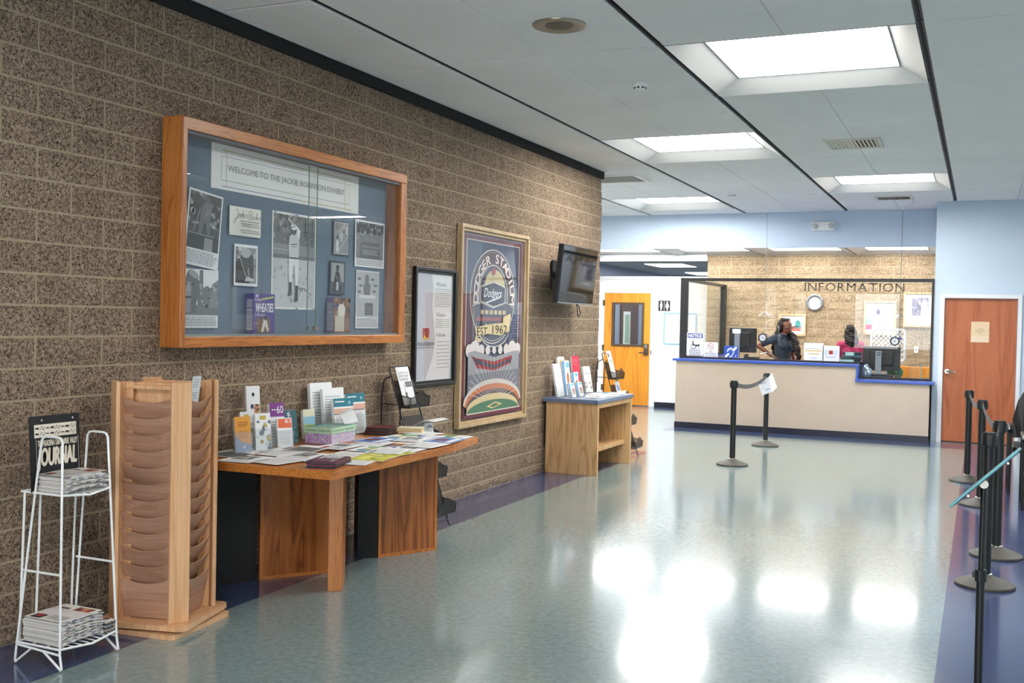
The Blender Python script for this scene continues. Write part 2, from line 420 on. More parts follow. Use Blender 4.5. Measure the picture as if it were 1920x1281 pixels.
def block_wall(parent, rows, joint0, u0, u1, ztop, sel, mat, to_world, hidden, Dp=0.05, rough=0.004, jag=0.0):
    """rows of split-face blocks; 'sel' ones are parts, the rest joined into one part"""
    full = [block_mesh('block', PB-0.0115, PH-0.0115, Dp, 40+k, rough).mesh('block') for k in range(8)]
    for me in full: me.materials.append(mat)
    rest = MB(); cnt = 0; jr = random.Random(3)
    for r in range(-1, 40):
        z0, z1 = rows+PH*r, rows+PH*(r+1)
        if z1 < 0.02 or z0 > ztop-0.02: continue
        z0c, z1c = max(0, z0), min(ztop, z1)
        k = math.floor((u0-joint0)/PB)-1
        while True:
            a = joint0+PB*k+(0 if r % 2 else PB/2); k += 1
            if a > u1: break
            b = a+PB; a0, b0 = max(a, u0), min(b, u1)
            if jag and b >= u1: b0 = u1+jr.uniform(-1.0, 0.8)*jag
            if b0-a0 < 0.04: continue
            cu, cz = (a0+b0)/2, (z0c+z1c)/2
            M = to_world(cu, cz)
            S = Matrix.Diagonal((1, (b0-a0-0.0115)/(PB-0.0115), (z1c-z0c-0.0115)/(PH-0.0115), 1))
            me = full[(r*5+k*3) % 8]
            if sel(cu, cz) and cnt < 300:
                cnt += 1
                o = bpy.data.objects.new('block', me); COL.objects.link(o); o.parent = parent; o.matrix_basis = M @ S
            else:
                rest.add([v.co for v in me.vertices], [tuple(p.vertices) for p in me.polygons], M @ S)
    if rest.v:
        o = OB('block_course', rest, mat, parent); o['kind'] = 'stuff'
    return cnt
wl = struct('wall_left', Bx(-4.62, -4.2, 0, XW-0.006, YE-0.035, ZC), M_MORTAR, 'long split-face block wall with display case and posters', 'wall')
def lw(cu, cz): return TR(XW-0.001, cu, cz)
def lsel(y, z):
    if y < 3.2 or y > 9.45: return False
    if 4.75 < y < 7.0 and 1.5 < z < 2.62: return False
    if 8.45 < y < 9.75 and 0.75 < z < 2.38: return False
    if y < 3.2+max(0, (z-2.9))*1.2: return False
    return True
NB = block_wall(wl, 0.0917, 3.562, -4.2, YE, 3.34, lsel, M_BLOCK, lw, None, jag=0.028)
struct('trim_1', Bx(XW-0.005, -4.2, 3.335, XW+0.02, YE+0.002, ZC+0.02), M_DARK, 'black strip between block wall and ceiling', 'trim')
wb = struct('wall_back', Bx(-4.6, 19.09, 0, -0.5, 19.3, 2.86), M_MORTAR2, 'tan block wall behind the reception desk', 'wall')
def bw(cu, cz): return TR(cu, 19.081, cz) @ RZ(-PI/2)
block_wall(wb, 0.02, -4.6, -4.6, -0.55, 2.853, lambda u, z: z > 1.1, M_BLOCK2, bw, None, 0.05, 0.004)
# ---- painted walls
struct('wall_soffit', Bx(-9, 17.2, 2.853, -0.62, 17.3, 3.5), M_PALE, 'pale blue soffit above the reception desk', 'wall')
dw = struct('wall_door', Bx(-0.62, 16.2, 0, -0.545, 16.35, 2.1).box(0.512, 16.2, 0, 1.5, 16.35, 2.1).box(-0.62, 16.2, 2.1, 1.5, 16.35, 3.5), M_PALE, 'pale blue wall around the cherry staff door', 'wall')
struct('wall_reception_right', Bx(-0.62, 16.352, 0, -0.5, 19.3, 3.5), M_PALE, 'pale blue side wall inside the reception', 'wall')
struct('wall_passage', Bx(1.4, 16.352, 0, 1.5, 20.0, 3.5), M_PALE, 'pale blue wall turning into the side passage', 'wall')
struct('wall_right', Bx(5.5, -4.2, 0, 5.65, 20.2, 3.5), M_PALE, 'pale blue wall opposite the block wall', 'wall')
struct('wall_side_end', Bx(1.4, 20.0, 0, 5.65, 20.2, 3.5), M_PALE, 'pale blue end wall of the side passage', 'wall')
struct('wall_white', Bx(-8.3, 19.5, 0, -6.735, 19.62, 2.49).box(-5.77, 19.5, 0, -4.61, 19.62, 2.49).box(-6.735, 19.5, 2.19, -5.77, 19.62, 2.49), M_WHITEW, 'low white partition wall around the orange door', 'wall')
struct('trim_2', Bx(-8.3, 19.485, 2.44, -4.61, 19.64, 2.493), M_WHITE, 'white cap rail along the partition top', 'trim')
struct('baseboard_white', Bx(-5.665, 19.475, 0, -4.61, 19.5, 0.095), M_NAVYB, 'navy vinyl base below the white partition', 'baseboard')
struct('wall_far_left', Bx(-7.66, 19.62, 0, -7.54, 27.0, 3.0), M_GREYW, 'grey blue wall seen over the white partition', 'wall')
struct('wall_far_back', Bx(-7.66, 27.0, 0, 0, 27.2, 3.0), M_GREYW, 'grey blue wall at the far end', 'wall')
struct('wall_hall_left', Bx(-8.4, YE, 0, -8.3, 19.6, 3.5), M_WHITEW, 'white wall of the side hall', 'wall')
struct('wall_hall_near', Bx(-8.4, YE-0.15, 0, -4.62, YE, 3.5), M_WHITEW, 'white wall behind the end of the block wall', 'wall')
struct('trim_3', Bx(-8.3, 19.0, 2.755, -4.6, 19.12, 2.87), M_TRIMW, 'pale beam edge over the side hall', 'trim')
# rear wall with daylit entrance glazing
rw = struct('wall_rear', Bx(-4.62, -4.35, 0, -3.9, -4.2, 3.5).box(2.1, -4.35, 0, 5.65, -4.2, 3.5).box(-3.9, -4.35, 2.75, 2.1, -4.2, 3.5), M_PALE, 'entrance wall behind the viewpoint', 'wall')
for i, x in enumerate((-3.9, -2.4, -0.9, 0.6)):
    wn = struct('window_%d' % (i+1), Bx(x+0.06, -4.30, 0.9, x+1.44, -4.28, 2.69), M_DAY, 'tall daylit entrance window, number %s from the block wall' % ('one', 'two', 'three', 'four')[i], 'window')
    OB('window_frame', Bx(x, -4.33, 0, x+0.06, -4.22, 2.75).box(x+1.44, -4.33, 0, x+1.5, -4.22, 2.75).box(x+0.06, -4.33, 2.69, x+1.44, -4.22, 2.75).box(x+0.06, -4.33, 0, x+1.44, -4.22, 0.9), M_BRONZE, wn)
# ---- ceiling with its tiles
ce = struct('ceiling', Bx(-9, -4.35, 3.62, 5.65, 17.2, 3.7), M_DARK, 'white acoustic tile ceiling on dark runners', 'ceiling')
TX = [-8.305+1.585*i for i in range(9)]; TY = [6.70+1.635*k for k in range(-7, 8)]
LIGHTS = [(4, 0), (3, 2), (4, 4), (2, 5), (4, -4), (6, 2), (7, -2), (1, 4)]  # the right side cells and the hall cell are unseen lights added as fill
_tm = {}
def tile_mesh(w, d):
    k = (round(w, 3), round(d, 3))
    if k not in _tm:
        m = MB(); e = 0.006
        a, b = w/2, d/2
        vs = [(-a, -b, 0.02), (a, -b, 0.02), (a, b, 0.02), (-a, b, 0.02), (-a, -b, 0.004), (a, -b, 0.004), (a, b, 0.004), (-a, b, 0.004), (-a+e, -b+e, 0), (a-e, -b+e, 0), (a-e, b-e, 0), (-a+e, b-e, 0)]
        m.add(vs, [(0, 1, 2, 3), (0, 4, 5, 1), (1, 5, 6, 2), (2, 6, 7, 3), (3, 7, 4, 0), (4, 8, 9, 5), (5, 9, 10, 6), (6, 10, 11, 7), (7, 11, 8, 4), (8, 11, 10, 9)])
        me = m.mesh('ceiling_tile'); me.materials.append(M_TILE); _tm[k] = me
    return _tm[k]
backing = MB()
for ci, x0 in enumerate(TX):
    x1 = x0+1.585
    for y0 in TY:
        k = round((y0-6.70)/1.635); y1 = min(y0+1.635, 17.2 if x1 < -0.3 else 16.2)
        if (ci, k) in LIGHTS or y1-y0 < 0.05: continue
        xa, xb = x0+0.024, x1-0.024
        if y1 <= YE+0.2:
            if xb < -4.3: continue
            if xa < -4.19: xa = -4.19
        elif y0 < YE and xa < -4.3: pass
        xm = (x0+x1)/2
        halves = [(xa, xm-0.0015), (xm+0.0015, xb)] if xa < xm-0.05 else [(xa, xb)]
        for a, b in halves:
            b = min(b, 5.49)
            if b-a < 0.03: continue
            o = bpy.data.objects.new('ceiling_tile', tile_mesh(b-a, y1-y0-0.014)); COL.objects.link(o); o.parent = ce
            o.location = ((a+b)/2, (y0+y1)/2, ZC)
for x in TX[1:]:
    ya = -4.2 if x > -4.2 else YE
    OB('ceiling_runner', Bx(x-0.03, ya, ZC+0.016, x+0.03, 17.2 if x < -0.6 else 16.2, ZC+0.03), M_RUNNER, ce)
    OB('ceiling_runner', Bx(x-0.010, ya, ZC+0.006, x+0.006, 17.2 if x < -0.6 else 16.2, ZC+0.016), M_DARK, ce)
for y in TY[1:]:
    if y < 16.3: OB('cross_tee', Bx(-4.2 if y < YE else -8.3, y-0.012, ZC+0.010, 5.49, y+0.012, ZC+0.018), M_TEE, ce)
OB('edge_angle', Bx(-4.205, -4.2, ZC-0.002, -4.185, YE, ZC+0.02), M_TRIMW, ce)
def troffer(x0, y0, x1, y1, z, label, mat=None, d=0.10, mx=0.19, my=0.19, grp='recessed ceiling lights'):
    t = thing('ceiling_light', label, 'ceiling light', ((x0+x1)/2, (y0+y1)/2, z), 0, grp)
    a, b = (x1-x0)/2, (y1-y0)/2; ai, bi = a-mx, b-my
    C = [(-a, -b), (a, -b), (a, b), (-a, b)]; I = [(-ai, -bi), (ai, -bi), (ai, bi), (-ai, bi)]
    for i in range(4):
        j = (i+1) % 4; m = MB()
        top = 0.012
        m.add([(*C[i], 0), (*C[j], 0), (*I[j], d), (*I[i], d), (*C[i], top), (*C[j], top), (*I[j], d+top), (*I[i], d+top)],
              [(0, 3, 2, 1), (4, 5, 6, 7), (0, 1, 5, 4), (2, 3, 7, 6), (1, 2, 6, 5), (0, 4, 7, 3)])
        OB('reflector', m, M_REFL, t)
    OB('diffuser', Bx(-ai, -bi, d-0.004, ai, bi, d+0.004), mat or M_PANEL, t)
    fr = MB(); q = 0.012
    fr.box(-ai-q, -bi-q, d-0.008, ai+q, -bi, d-0.002).box(-ai-q, bi, d-0.008, ai+q, bi+q, d-0.002).box(-ai-q, -bi, d-0.008, -ai, bi, d-0.002).box(ai, -bi, d-0.008, ai+q, bi, d-0.002)
    OB('diffuser_frame', fr, M_STEEL, t)
    return t
LL = {(4, 0): 'large recessed square ceiling light nearest the viewer', (3, 2): 'recessed ceiling light over the middle of the hall, left of the white air vent',
      (4, 4): 'recessed ceiling light right above the hanging wires before the desk', (2, 5): 'recessed ceiling light beyond the end of the block wall', (4, -4): 'recessed ceiling light above the viewpoint',
      (6, 2): 'recessed ceiling light over the waiting chairs', (7, -2): 'recessed ceiling light near the opposite wall', (1, 4): 'recessed ceiling light over the side hall, hidden by the block wall'}  # added out of view to even the room light and brighten the partition
for (ci, k) in LIGHTS:
    x0, y0 = TX[ci]+0.024, 6.70+1.635*k+0.004
    troffer(x0, y0, x0+1.537, y0+1.627, ZC, LL[(ci, k)])
# reception ceiling
rc = struct('ceiling', Bx(-8.3, 17.3, 2.98, -0.5, 19.1, 3.05), M_WHITEW, 'lower ceiling over the reception desk', 'ceiling')
for i, (x0, x1) in enumerate(((-6.70, -5.15), (-5.12, -3.585), (-3.555, -2.015), (-1.985, -0.63))):
    troffer(x0, 17.3, x1, 19.08, 2.856, 'recessed light over the reception, %s of four from the left' % ('first', 'second', 'third', 'fourth')[i], M_PANEL2, 0.07, 0.2, 0.24)
for x in (-6.715, -5.135, -3.57, -2.0): OB('ceiling_runner', Bx(x-0.02, 17.3, 2.857, x+0.02, 19.08, 2.87), M_RUNNER, rc)
OB('ceiling_tile', Bx(-8.3, 17.3, 2.857, -6.735, 19.08, 2.875), M_TILE, rc)
# far room ceiling
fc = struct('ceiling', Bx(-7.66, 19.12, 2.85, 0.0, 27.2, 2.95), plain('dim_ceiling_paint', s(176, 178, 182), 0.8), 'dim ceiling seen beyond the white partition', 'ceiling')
for x, y, n in ((-6.1, 22.0, 'near'), (-6.2, 25.7, 'far')):
    t = thing('ceiling_light', '%s ceiling light glimpsed above the white partition' % n, 'ceiling light', (x, y, 2.85), 0, 'lights beyond the partition')
    OB('frame', Bx(-0.42, -0.62, -0.012, 0.42, 0.62, 0), M_TRIMW, t); OB('diffuser', Bx(-0.4, -0.6, -0.016, 0.4, 0.6, -0.012), M_PANEL, t)
# side passage ceiling and its light, seen mirrored in the display case
sc = struct('ceiling', Bx(1.4, 16.2, ZC+0.1, 5.65, 20.2, ZC+0.2), M_WHITEW, 'ceiling of the side passage', 'ceiling')
troffer(2.05, 16.21, 3.75, 17.35, ZC, 'recessed ceiling light of the side passage', None, 0.08)
OB('ceiling_tile', Bx(1.5, 16.2, ZC, 2.04, 20, ZC+0.02).box(3.76, 16.2, ZC, 5.5, 20, ZC+0.02).box(2.04, 17.36, ZC, 3.76, 20, ZC+0.02), M_TILE, sc)
# ---- doors
d1 = struct('door_1', Bx(-0.478, 16.225, 0.012, 0.455, 16.27, 2.045), M_DOORR, 'cherry wood staff door beside the reception counter', 'door', bevel=0.003)
df = OB('door_frame', Bx(-0.545, 16.17, 0, -0.482, 16.36, 2.1).box(0.459, 16.17, 0, 0.512, 16.36, 2.1).box(-0.482, 16.17, 2.049, 0.459, 16.36, 2.1), M_TRIMW, d1)
OB('threshold', Bx(-0.48, 16.19, 0, 0.455, 16.3, 0.01), M_BLACK, d1)
h = OB('door_handle', MB().cyl((-0.425, 16.225, 1.008), (-0.425, 16.205, 1.008), 0.033, n=20).tube([(-0.425, 16.21, 1.008), (-0.425, 16.165, 1.008), (-0.41, 16.155, 1.008), (-0.31, 16.155, 1.002)], 0.013), M_CHROME, d1, smooth=True)
d2 = struct('door_2', Bx(-6.713, 19.515, 0.012, -6.53, 19.56, 2.168).box(-5.94, 19.515, 0.012, -5.789, 19.56, 2.168).box(-6.53, 19.515, 0.012, -5.94, 19.56, 1.165).box(-6.53, 19.515, 1.965, -5.94, 19.56, 2.168), M_DOORO, 'orange wood door with a window in the white partition', 'door')
OB('window_frame', Bx(-6.56, 19.5, 1.14, -6.515, 19.57, 1.99).box(-5.955, 19.5, 1.14, -5.912, 19.57, 1.99).box(-6.515, 19.5, 1.14, -5.955, 19.57, 1.18).box(-6.515, 19.5, 1.95, -5.955, 19.57, 1.99), M_BRONZE, d2)
OB('pane', Bx(-6.515, 19.53, 1.18, -5.955, 19.538, 1.95), M_GLASS, d2)
OB('door_handle', MB().box(-5.9, 19.48, 0.98, -5.81, 19.516, 1.2).tube([(-5.855, 19.49, 1.03), (-5.855, 19.44, 1.03), (-5.98, 19.44, 1.03)], 0.013), M_BRONZE, d2)
OB('keypad', Bx(-5.885, 19.468, 1.12, -5.825, 19.48, 1.185), M_CHROME, d2)
for z in (0.28, 1.05, 1.92): OB('hinge', Bx(-6.745, 19.49, z, -6.71, 19.515, z+0.11), M_BRONZE, d2)
OB('door_jamb', Bx(-6.735, 19.51, 0, -6.716, 19.61, 2.19).box(-5.786, 19.51, 0, -5.77, 19.61, 2.19).box(-6.716, 19.51, 2.171, -5.786, 19.61, 2.19), M_TRIMW, d2)
OB('strike', Bx(-5.765, 19.492, 1.0, -5.75, 19.5, 1.08), M_BLACK, d2)
d3 = struct('door_3', Bx(-7.54, 23.0, 0, -7.5, 24.3, 2.05), plain('brown_door', s(84, 58, 46), 0.5), 'brown door seen through the orange door window', 'door')
OB('window_frame', Bx(-7.5, 23.12, 1.05, -7.48, 23.6, 1.85), M_TRIMW, d3); OB('pane', Bx(-7.48, 23.2, 1.12, -7.475, 23.52, 1.78), plain('green_pane', s(150, 180, 150), 0.3), d3)
t = OB('transom_window', Bx(-7.54, 24.05, 2.36, -7.52, 24.75, 2.68), M_TRIMW); tag(t, 'small dark transom window high on the far grey wall', 'window')
OB('pane', Bx(-7.52, 24.12, 2.41, -7.515, 24.68, 2.63), M_BLACK, t)

# ================================================================ CEILING AND WALL FITTINGS
def air_vent(x0, y0, x1, y1, label, grp='ceiling air vents', dark=False):
    t = thing('air_vent', label, 'air vent', ((x0+x1)/2, (y0+y1)/2, ZC), 0, grp); a, b = (x1-x0)/2, (y1-y0)/2
    mt = plain('cream_vent_paint', s(214, 210, 196), 0.45)
    e = 0.035
    OB('frame', Bx(-a, -b, -0.014, a, -b+e, 0).box(-a, b-e, -0.014, a, b, 0).box(-a, -b+e, -0.014, -a+e, b-e, 0).box(a-e, -b+e, -0.014, a, b-e, 0), mt, t)
    OB('backing', Bx(-a+e, -b+e, -0.002, a-e, b-e, 0), M_BLACK, t)
    n = 12
    for i in range(n):
        x = -a+e+(2*a-2*e)*(i+0.5)/n; lean = 0.012*(1 if i < n//2 else -1)
        OB('louver', MB().add([(x-lean-.002, -b+e, -0.012), (x-lean+.002, -b+e, -0.012), (x+lean+.002, -b+e, -0.002), (x+lean-.002, -b+e, -0.002), (x-lean-.002, b-e, -0.012), (x-lean+.002, b-e, -0.012), (x+lean+.002, b-e, -0.002), (x+lean-.002, b-e, -0.002)],
           [(0, 3, 2, 1), (4, 5, 6, 7), (0, 1, 5, 4), (1, 2, 6, 5), (2, 3, 7, 6), (3, 0, 4, 7)]), M_RUNNER if dark else mt, t)
air_vent(-1.45, 10.58, -0.93, 11.12, 'cream louvered air vent in the ceiling, the nearer one')
air_vent(-1.40, 15.35, -0.91, 15.75, 'dark louvered air vent in the ceiling near the blue soffit', dark=True)
t = thing('return_grille', 'grey return air grille beside the end of the block wall', 'air vent', (-4.55, 12.67, ZC))
OB('frame', Bx(-0.66, -0.33, -0.02, 0.66, -0.29, 0).box(-0.66, 0.29, -0.02, 0.66, 0.33, 0).box(-0.66, -0.29, -0.02, -0.62, 0.29, 0).box(0.62, -0.29, -0.02, 0.66, 0.29, 0), M_WHITE, t)
OB('grille', Bx(-0.62, -0.29, -0.008, 0.62, 0.29, 0), plain('grille_grey', s(120, 118, 112), 0.6), t)
t = thing('ceiling_speaker', 'round metal ceiling speaker above the display case side', 'speaker', (-2.40, 6.01, ZC))
OB('trim_ring', MB().lathe([(0.165, 0), (0.163, -0.008), (0.15, -0.012), (0.09, -0.004)], 40), plain('aged_nickel', s(150, 142, 126), 0.35, 0.6), t, smooth=True)
OB('grille', MB().lathe([(0.088, -0.001), (0.085, -0.006), (0.02, -0.009)], 32), plain('speaker_grille', s(96, 90, 80), 0.5, 0.4), t, smooth=True)
for x, y, l in ((-2.41, 7.71, 'white smoke detector on the ceiling, the nearer one'), (-3.19, 14.57, 'white smoke detector on the ceiling, far one beyond the third light')):
    t = thing('smoke_detector', l, 'smoke detector', (x, y, ZC), 0, 'smoke detectors')
    OB('base', MB().lathe([(0.062, 0), (0.060, -0.014), (0.05, -0.016)], 24), M_WHITE, t, smooth=True)
    OB('sensor_head', MB().lathe([(0.048, -0.016), (0.042, -0.038), (0.028, -0.046)], 24), M_WHITE, t, smooth=True)
    for k in range(8):
        a = 2*PI*k/8; OB('slot', Bx(-0.009, -0.003, -0.036, 0.009, 0.003, -0.026), M_BLACK, t, TR(0.0445*math.cos(a), 0.0445*math.sin(a), 0) @ RZ(a+PI/2))
for x, y, l in ((-3.115, 16.78, 'thin hanging wire from a white ceiling cup, left of the pair'), (-1.115, 16.78, 'thin hanging wire from a white ceiling cup, right of the pair')):
    t = thing('hanging_wire', l, 'wire', (x, y, ZC), 0, 'hanging wires above the reception glass')
    OB('ceiling_cup', MB().lathe([(0.09, 0), (0.085, -0.012), (0.03, -0.03), (0.012, -0.05)], 20), M_WHITE, t, smooth=True)
    OB('wire', MB().cyl((0, 0, -0.05), (0, 0, -1.98), 0.004, n=6), M_STEEL, t)
    OB('tag', MB().lathe([(0.012, -1.60), (0.11, -1.66), (0.10, -1.665)], 20), M_ACRYL, t)
    OB('clip', Bx(-0.035, -0.004, -1.99, 0.035, 0.004, -1.955), plain('violet_clip', s(70, 80, 150), 0.4), t)
t = thing('emergency_light', 'white twin emergency light on the blue soffit', 'emergency light', (-2.31, 17.2, 3.185))
OB('housing', Bx(-0.175, -0.055, -0.07, 0.175, 0, 0.07), M_WHITE, t, bevel=0.012)
for x in (-0.125, 0.125):
    l = OB('lamp_head', MB().lathe([(0.012, 0), (0.036, 0.0), (0.045, 0.02), (0.045, 0.034), (0.03, 0.042)], 20), M_REFL, t, TR(x, -0.055, 0) @ Matrix.Rotation(PI/2, 4, 'X'), smooth=True)

# ================================================================ DISPLAY CASE ON THE BLOCK WALL
CY0, CY1, CZ0, CZ1, CXF = 4.62, 7.127, 1.42, 2.716, -4.082
dc = thing('display_case', 'wall display case with oak frame and sliding glass', 'display case', (XW, CY0, CZ0))
L, H, D = CY1-CY0, CZ1-CZ0, CXF-XW
fw, fl, fr_, ft, fb = 0.16, 0.062, 0.085, 0.07, 0.062
OB('frame_rail', Bx(0.004, 0, H-ft, D, L, H), M_OAK, dc, bevel=0.004)
OB('frame_rail', Bx(0.004, 0, 0, D, L, fb), M_OAK, dc, bevel=0.004)
OB('frame_stile', Bx(0.004, -0.001, 0.0, D+0.001, fl-0.02, H), M_OAKV, dc, bevel=0.006)
OB('frame_stile', Bx(0.004, L-fr_, fb, D, L, H-ft), M_OAKV, dc, bevel=0.004)
OB('back_board', Bx(0.004, fl-0.02, fb, 0.016, L-fr_, H-ft), M_FELT, dc)
OB('track', Bx(D-0.035, fl-0.02, H-ft-0.02, D-0.012, L-fr_, H-ft), M_TEE, dc)
OB('track', Bx(D-0.05, fl-0.02, fb, D-0.01, L-fr_, fb+0.014), M_CHROME, dc)
OB('sliding_pane', Bx(D-0.019, fl-0.02, fb+0.014, D-0.014, 1.33, H-ft-0.02), M_GLASSC, dc)
OB('sliding_pane', Bx(D-0.032, 1.25, fb+0.014, D-0.027, L-fr_, H-ft-0.02), M_GLASSC, dc)
gm = plain('green_glass_edge', s(120, 150, 132), 0.2)
OB('pane_edge', Bx(D-0.0195, 1.328, fb+0.014, D-0.0135, 1.331, H-ft-0.02), gm, dc)
OB('pane_edge', Bx(D-0.0325, 1.249, fb+0.014, D-0.0265, 1.252, H-ft-0.02), gm, dc)
OB('lock', MB().cyl((D-0.014, 1.30, fb+0.05), (D+0.012, 1.30, fb+0.05), 0.012, n=14).box(D-0.012, 1.24, fb+0.04, D-0.004, 1.36, fb+0.06), M_CHROME, dc)
PX = XW+0.0175   # print plane on the felt
def pin(name, pr, y, z, label, cat, rot=0.0, x=PX, group='pictures pinned inside the display case', extra=None):
    u = Vector((0, math.cos(rot), math.sin(rot))); v = Vector((0, -math.sin(rot), math.cos(rot)))
    o = pr.obj(name, basis((x, y, z), u, v)); return tag(o, label, cat, group)
p = Print(1.625, 0.272, s(250, 249, 244), 0.002)
gd, bl = s(206, 184, 120), s(150, 150, 186)
p.rect(0.10, 0.235, 1.53, 0.241, gd); p.rect(0.10, 0.2, 1.53, 0.203, s(160, 164, 190)); p.rect(0.09, 0.055, 1.5, 0.058, g(150)); p.rect(0.10, 0.018, 0.9, 0.023, bl); p.rect(0.9, 0.018, 1.53, 0.023, gd)
p.rect(0.09, 0.055, 0.092, 0.203, g(150)); p.rect(0.135, 0.02, 0.139, 0.13, bl); p.rect(0.135, 0.13, 0.139, 0.24, gd); p.rect(1.5, 0.055, 1.502, 0.203, g(150)); p.rect(1.44, 0.02, 1.444, 0.24, gd)
p.text('WELCOME TO THE JACKIE ROBINSON EXHIBIT', 0.15, 0.105, 1.43, 0.155, g(142))
pin('exhibit_banner', p, 5.018, 2.368, 'white exhibit welcome banner across the top of the display case', 'banner')
# statue photograph, tilted
p = Print(0.30, 0.445, g(248)); p.rect(0.012, 0.10, 0.288, 0.433, g(72)); p.speck(0.012, 0.24, 0.288, 0.433, 60, [g(40), g(120), g(190), g(60), g(150)], 0.008, 0.026, 3)
p.rect(0.02, 0.10, 0.288, 0.185, g(44)); p.rect(0.16, 0.10, 0.235, 0.175, g(150)); p.rect(0.02, 0.185, 0.24, 0.192, g(150))
p.poly([(0.10, 0.19), (0.13, 0.19), (0.145, 0.26), (0.165, 0.26), (0.18, 0.19), (0.205, 0.19), (0.195, 0.28), (0.2, 0.36), (0.18, 0.385), (0.14, 0.38), (0.115, 0.34)], g(118)); p.ell(0.168, 0.402, 0.021, 0.026, g(100)); p.rect(0.15, 0.415, 0.2, 0.421, g(80))
p.line(0.105, 0.34, 0.06, 0.2, 0.012, g(130)); p.line(0.19, 0.35, 0.15, 0.3, 0.016, g(140))
p.lines(0.015, 0.012, 0.285, 0.09, 8, g(120), 0.35, 0.15, 5)
pin('pinned_photograph', p, 4.775, 1.905, 'tilted photograph of a standing statue, top left in the display case', 'photograph', -0.1, PX+0.012)
p = Print(0.305, 0.178, s(250, 248, 236)); 
def curl(x0, n, w0, h0, y0): return [(x0+w0*(i/12)-.35*w0/3*math.sin(2*PI*i/12*1.0), y0+h0*(.5-.5*math.cos(2*PI*i/12))) for i in range(int(12*n)+1)]
p.path([(.06, .155), (.075, .162), (.078, .14), (.07, .11), (.055, .085), (.04, .072), (.034, .082), (.05, .1), (.08, .112)]+curl(.08, 4, .018, .022, .112), .0028, g(60)); p.path([(.105, .112), (.11, .155), (.112, .112)], .0028, g(60))
p.path([(.165, .10), (.172, .15), (.17, .155), (.185, .158), (.2, .148), (.19, .132), (.174, .13), (.195, .105)]+curl(.195, 5, .015, .018, .107), .0028, g(60)); p.path([(.215, .107), (.222, .15), (.224, .107)], .0028, g(60))
for i, yy in enumerate((0.082, 0.068, 0.054, 0.026, 0.014)): p.lines(0.06+0.01*(i % 3), yy, 0.25-0.01*(i % 2), yy+0.011, 1, g(130), 0.5, 0.02, i)
pin('signature_card', p, 5.178, 2.101, 'cream card with a handwritten signature in the display case', 'card', 0, PX+0.012)
p = Print(0.228, 0.258, g(248)); p.rect(0.012, 0.018, 0.216, 0.24, g(150)); p.speck(0.012, 0.12, 0.216, 0.24, 26, [g(70), g(200), g(110), g(225)], 0.01, 0.026, 9)
p.poly([(0.012, 0.018), (0.15, 0.018), (0.12, 0.12), (0.08, 0.16), (0.012, 0.15)], g(36)); p.ell(0.115, 0.165, 0.044, 0.06, g(70)); p.ell(0.11, 0.205, 0.048, 0.03, g(188)); p.poly([(0.15, 0.03), (0.19, 0.03), (0.18, 0.19), (0.155, 0.2), (0.14, 0.15)], g(64)); p.poly([(0.1, 0.03), (0.19, 0.03), (0.195, 0.045), (0.12, 0.06)], g(205)); p.line(0.06, 0.155, 0.12, 0.05, 0.007, g(170))
pin('pinned_photograph', p, 5.228, 1.792, 'photograph of an elderly person leaning on one hand', 'photograph', 0, PX+0.012)
p = Print(0.335, 0.345, g(248)); p.rect(0, 0.075, 0.335, 0.345, g(240)); p.rect(0, 0.075, 0.335, 0.135, g(120)); p.poly([(0.24, 0.12), (0.335, 0.12), (0.335, 0.29), (0.28, 0.26)], g(140)); p.poly([(0.15, 0.13), (0.2, 0.13), (0.2, 0.34), (0.17, 0.34)], g(110))
p.speck(0.16, 0.14, 0.335, 0.26, 20, [g(110), g(160), g(190)], 0.008, 0.02, 4)
p.poly([(0.03, 0.085), (0.14, 0.09), (0.14, 0.14), (0.165, 0.2), (0.165, 0.27), (0.12, 0.335), (0.07, 0.335), (0.035, 0.27), (0.02, 0.2), (0.03, 0.14)], g(100)); p.poly([(0.04, 0.09), (0.09, 0.09), (0.1, 0.27), (0.06, 0.27), (0.028, 0.2)], g(142)); p.ell(0.05, 0.255, 0.016, 0.006, g(40)); p.ell(0.105, 0.255, 0.018, 0.006, g(40)); p.ell(0.07, 0.18, 0.03, 0.008, g(52)); p.ell(0.068, 0.19, 0.026, 0.005, g(150)); p.poly([(0.062, 0.26), (0.08, 0.26), (0.088, 0.212), (0.052, 0.212)], g(160)); p.ell(0.115, 0.315, 0.05, 0.02, g(165), rot=-0.4)
p.poly([(0.2, 0.14), (0.25, 0.14), (0.27, 0.19), (0.265, 0.235), (0.23, 0.25), (0.195, 0.235), (0.19, 0.18)], g(118)); p.ell(0.245, 0.225, 0.01, 0.004, g(50)); p.ell(0.25, 0.175, 0.014, 0.005, g(60)); p.rect(0.215, 0.12, 0.245, 0.14, g(50))
p.lines(0.012, 0.01, 0.322, 0.07, 7, g(125), 0.35, 0.05, 6)
pin('pinned_photograph', p, 4.747, 1.530, 'photograph of two large sculpted heads, lower left in the display case', 'photograph', 0, PX+0.012)
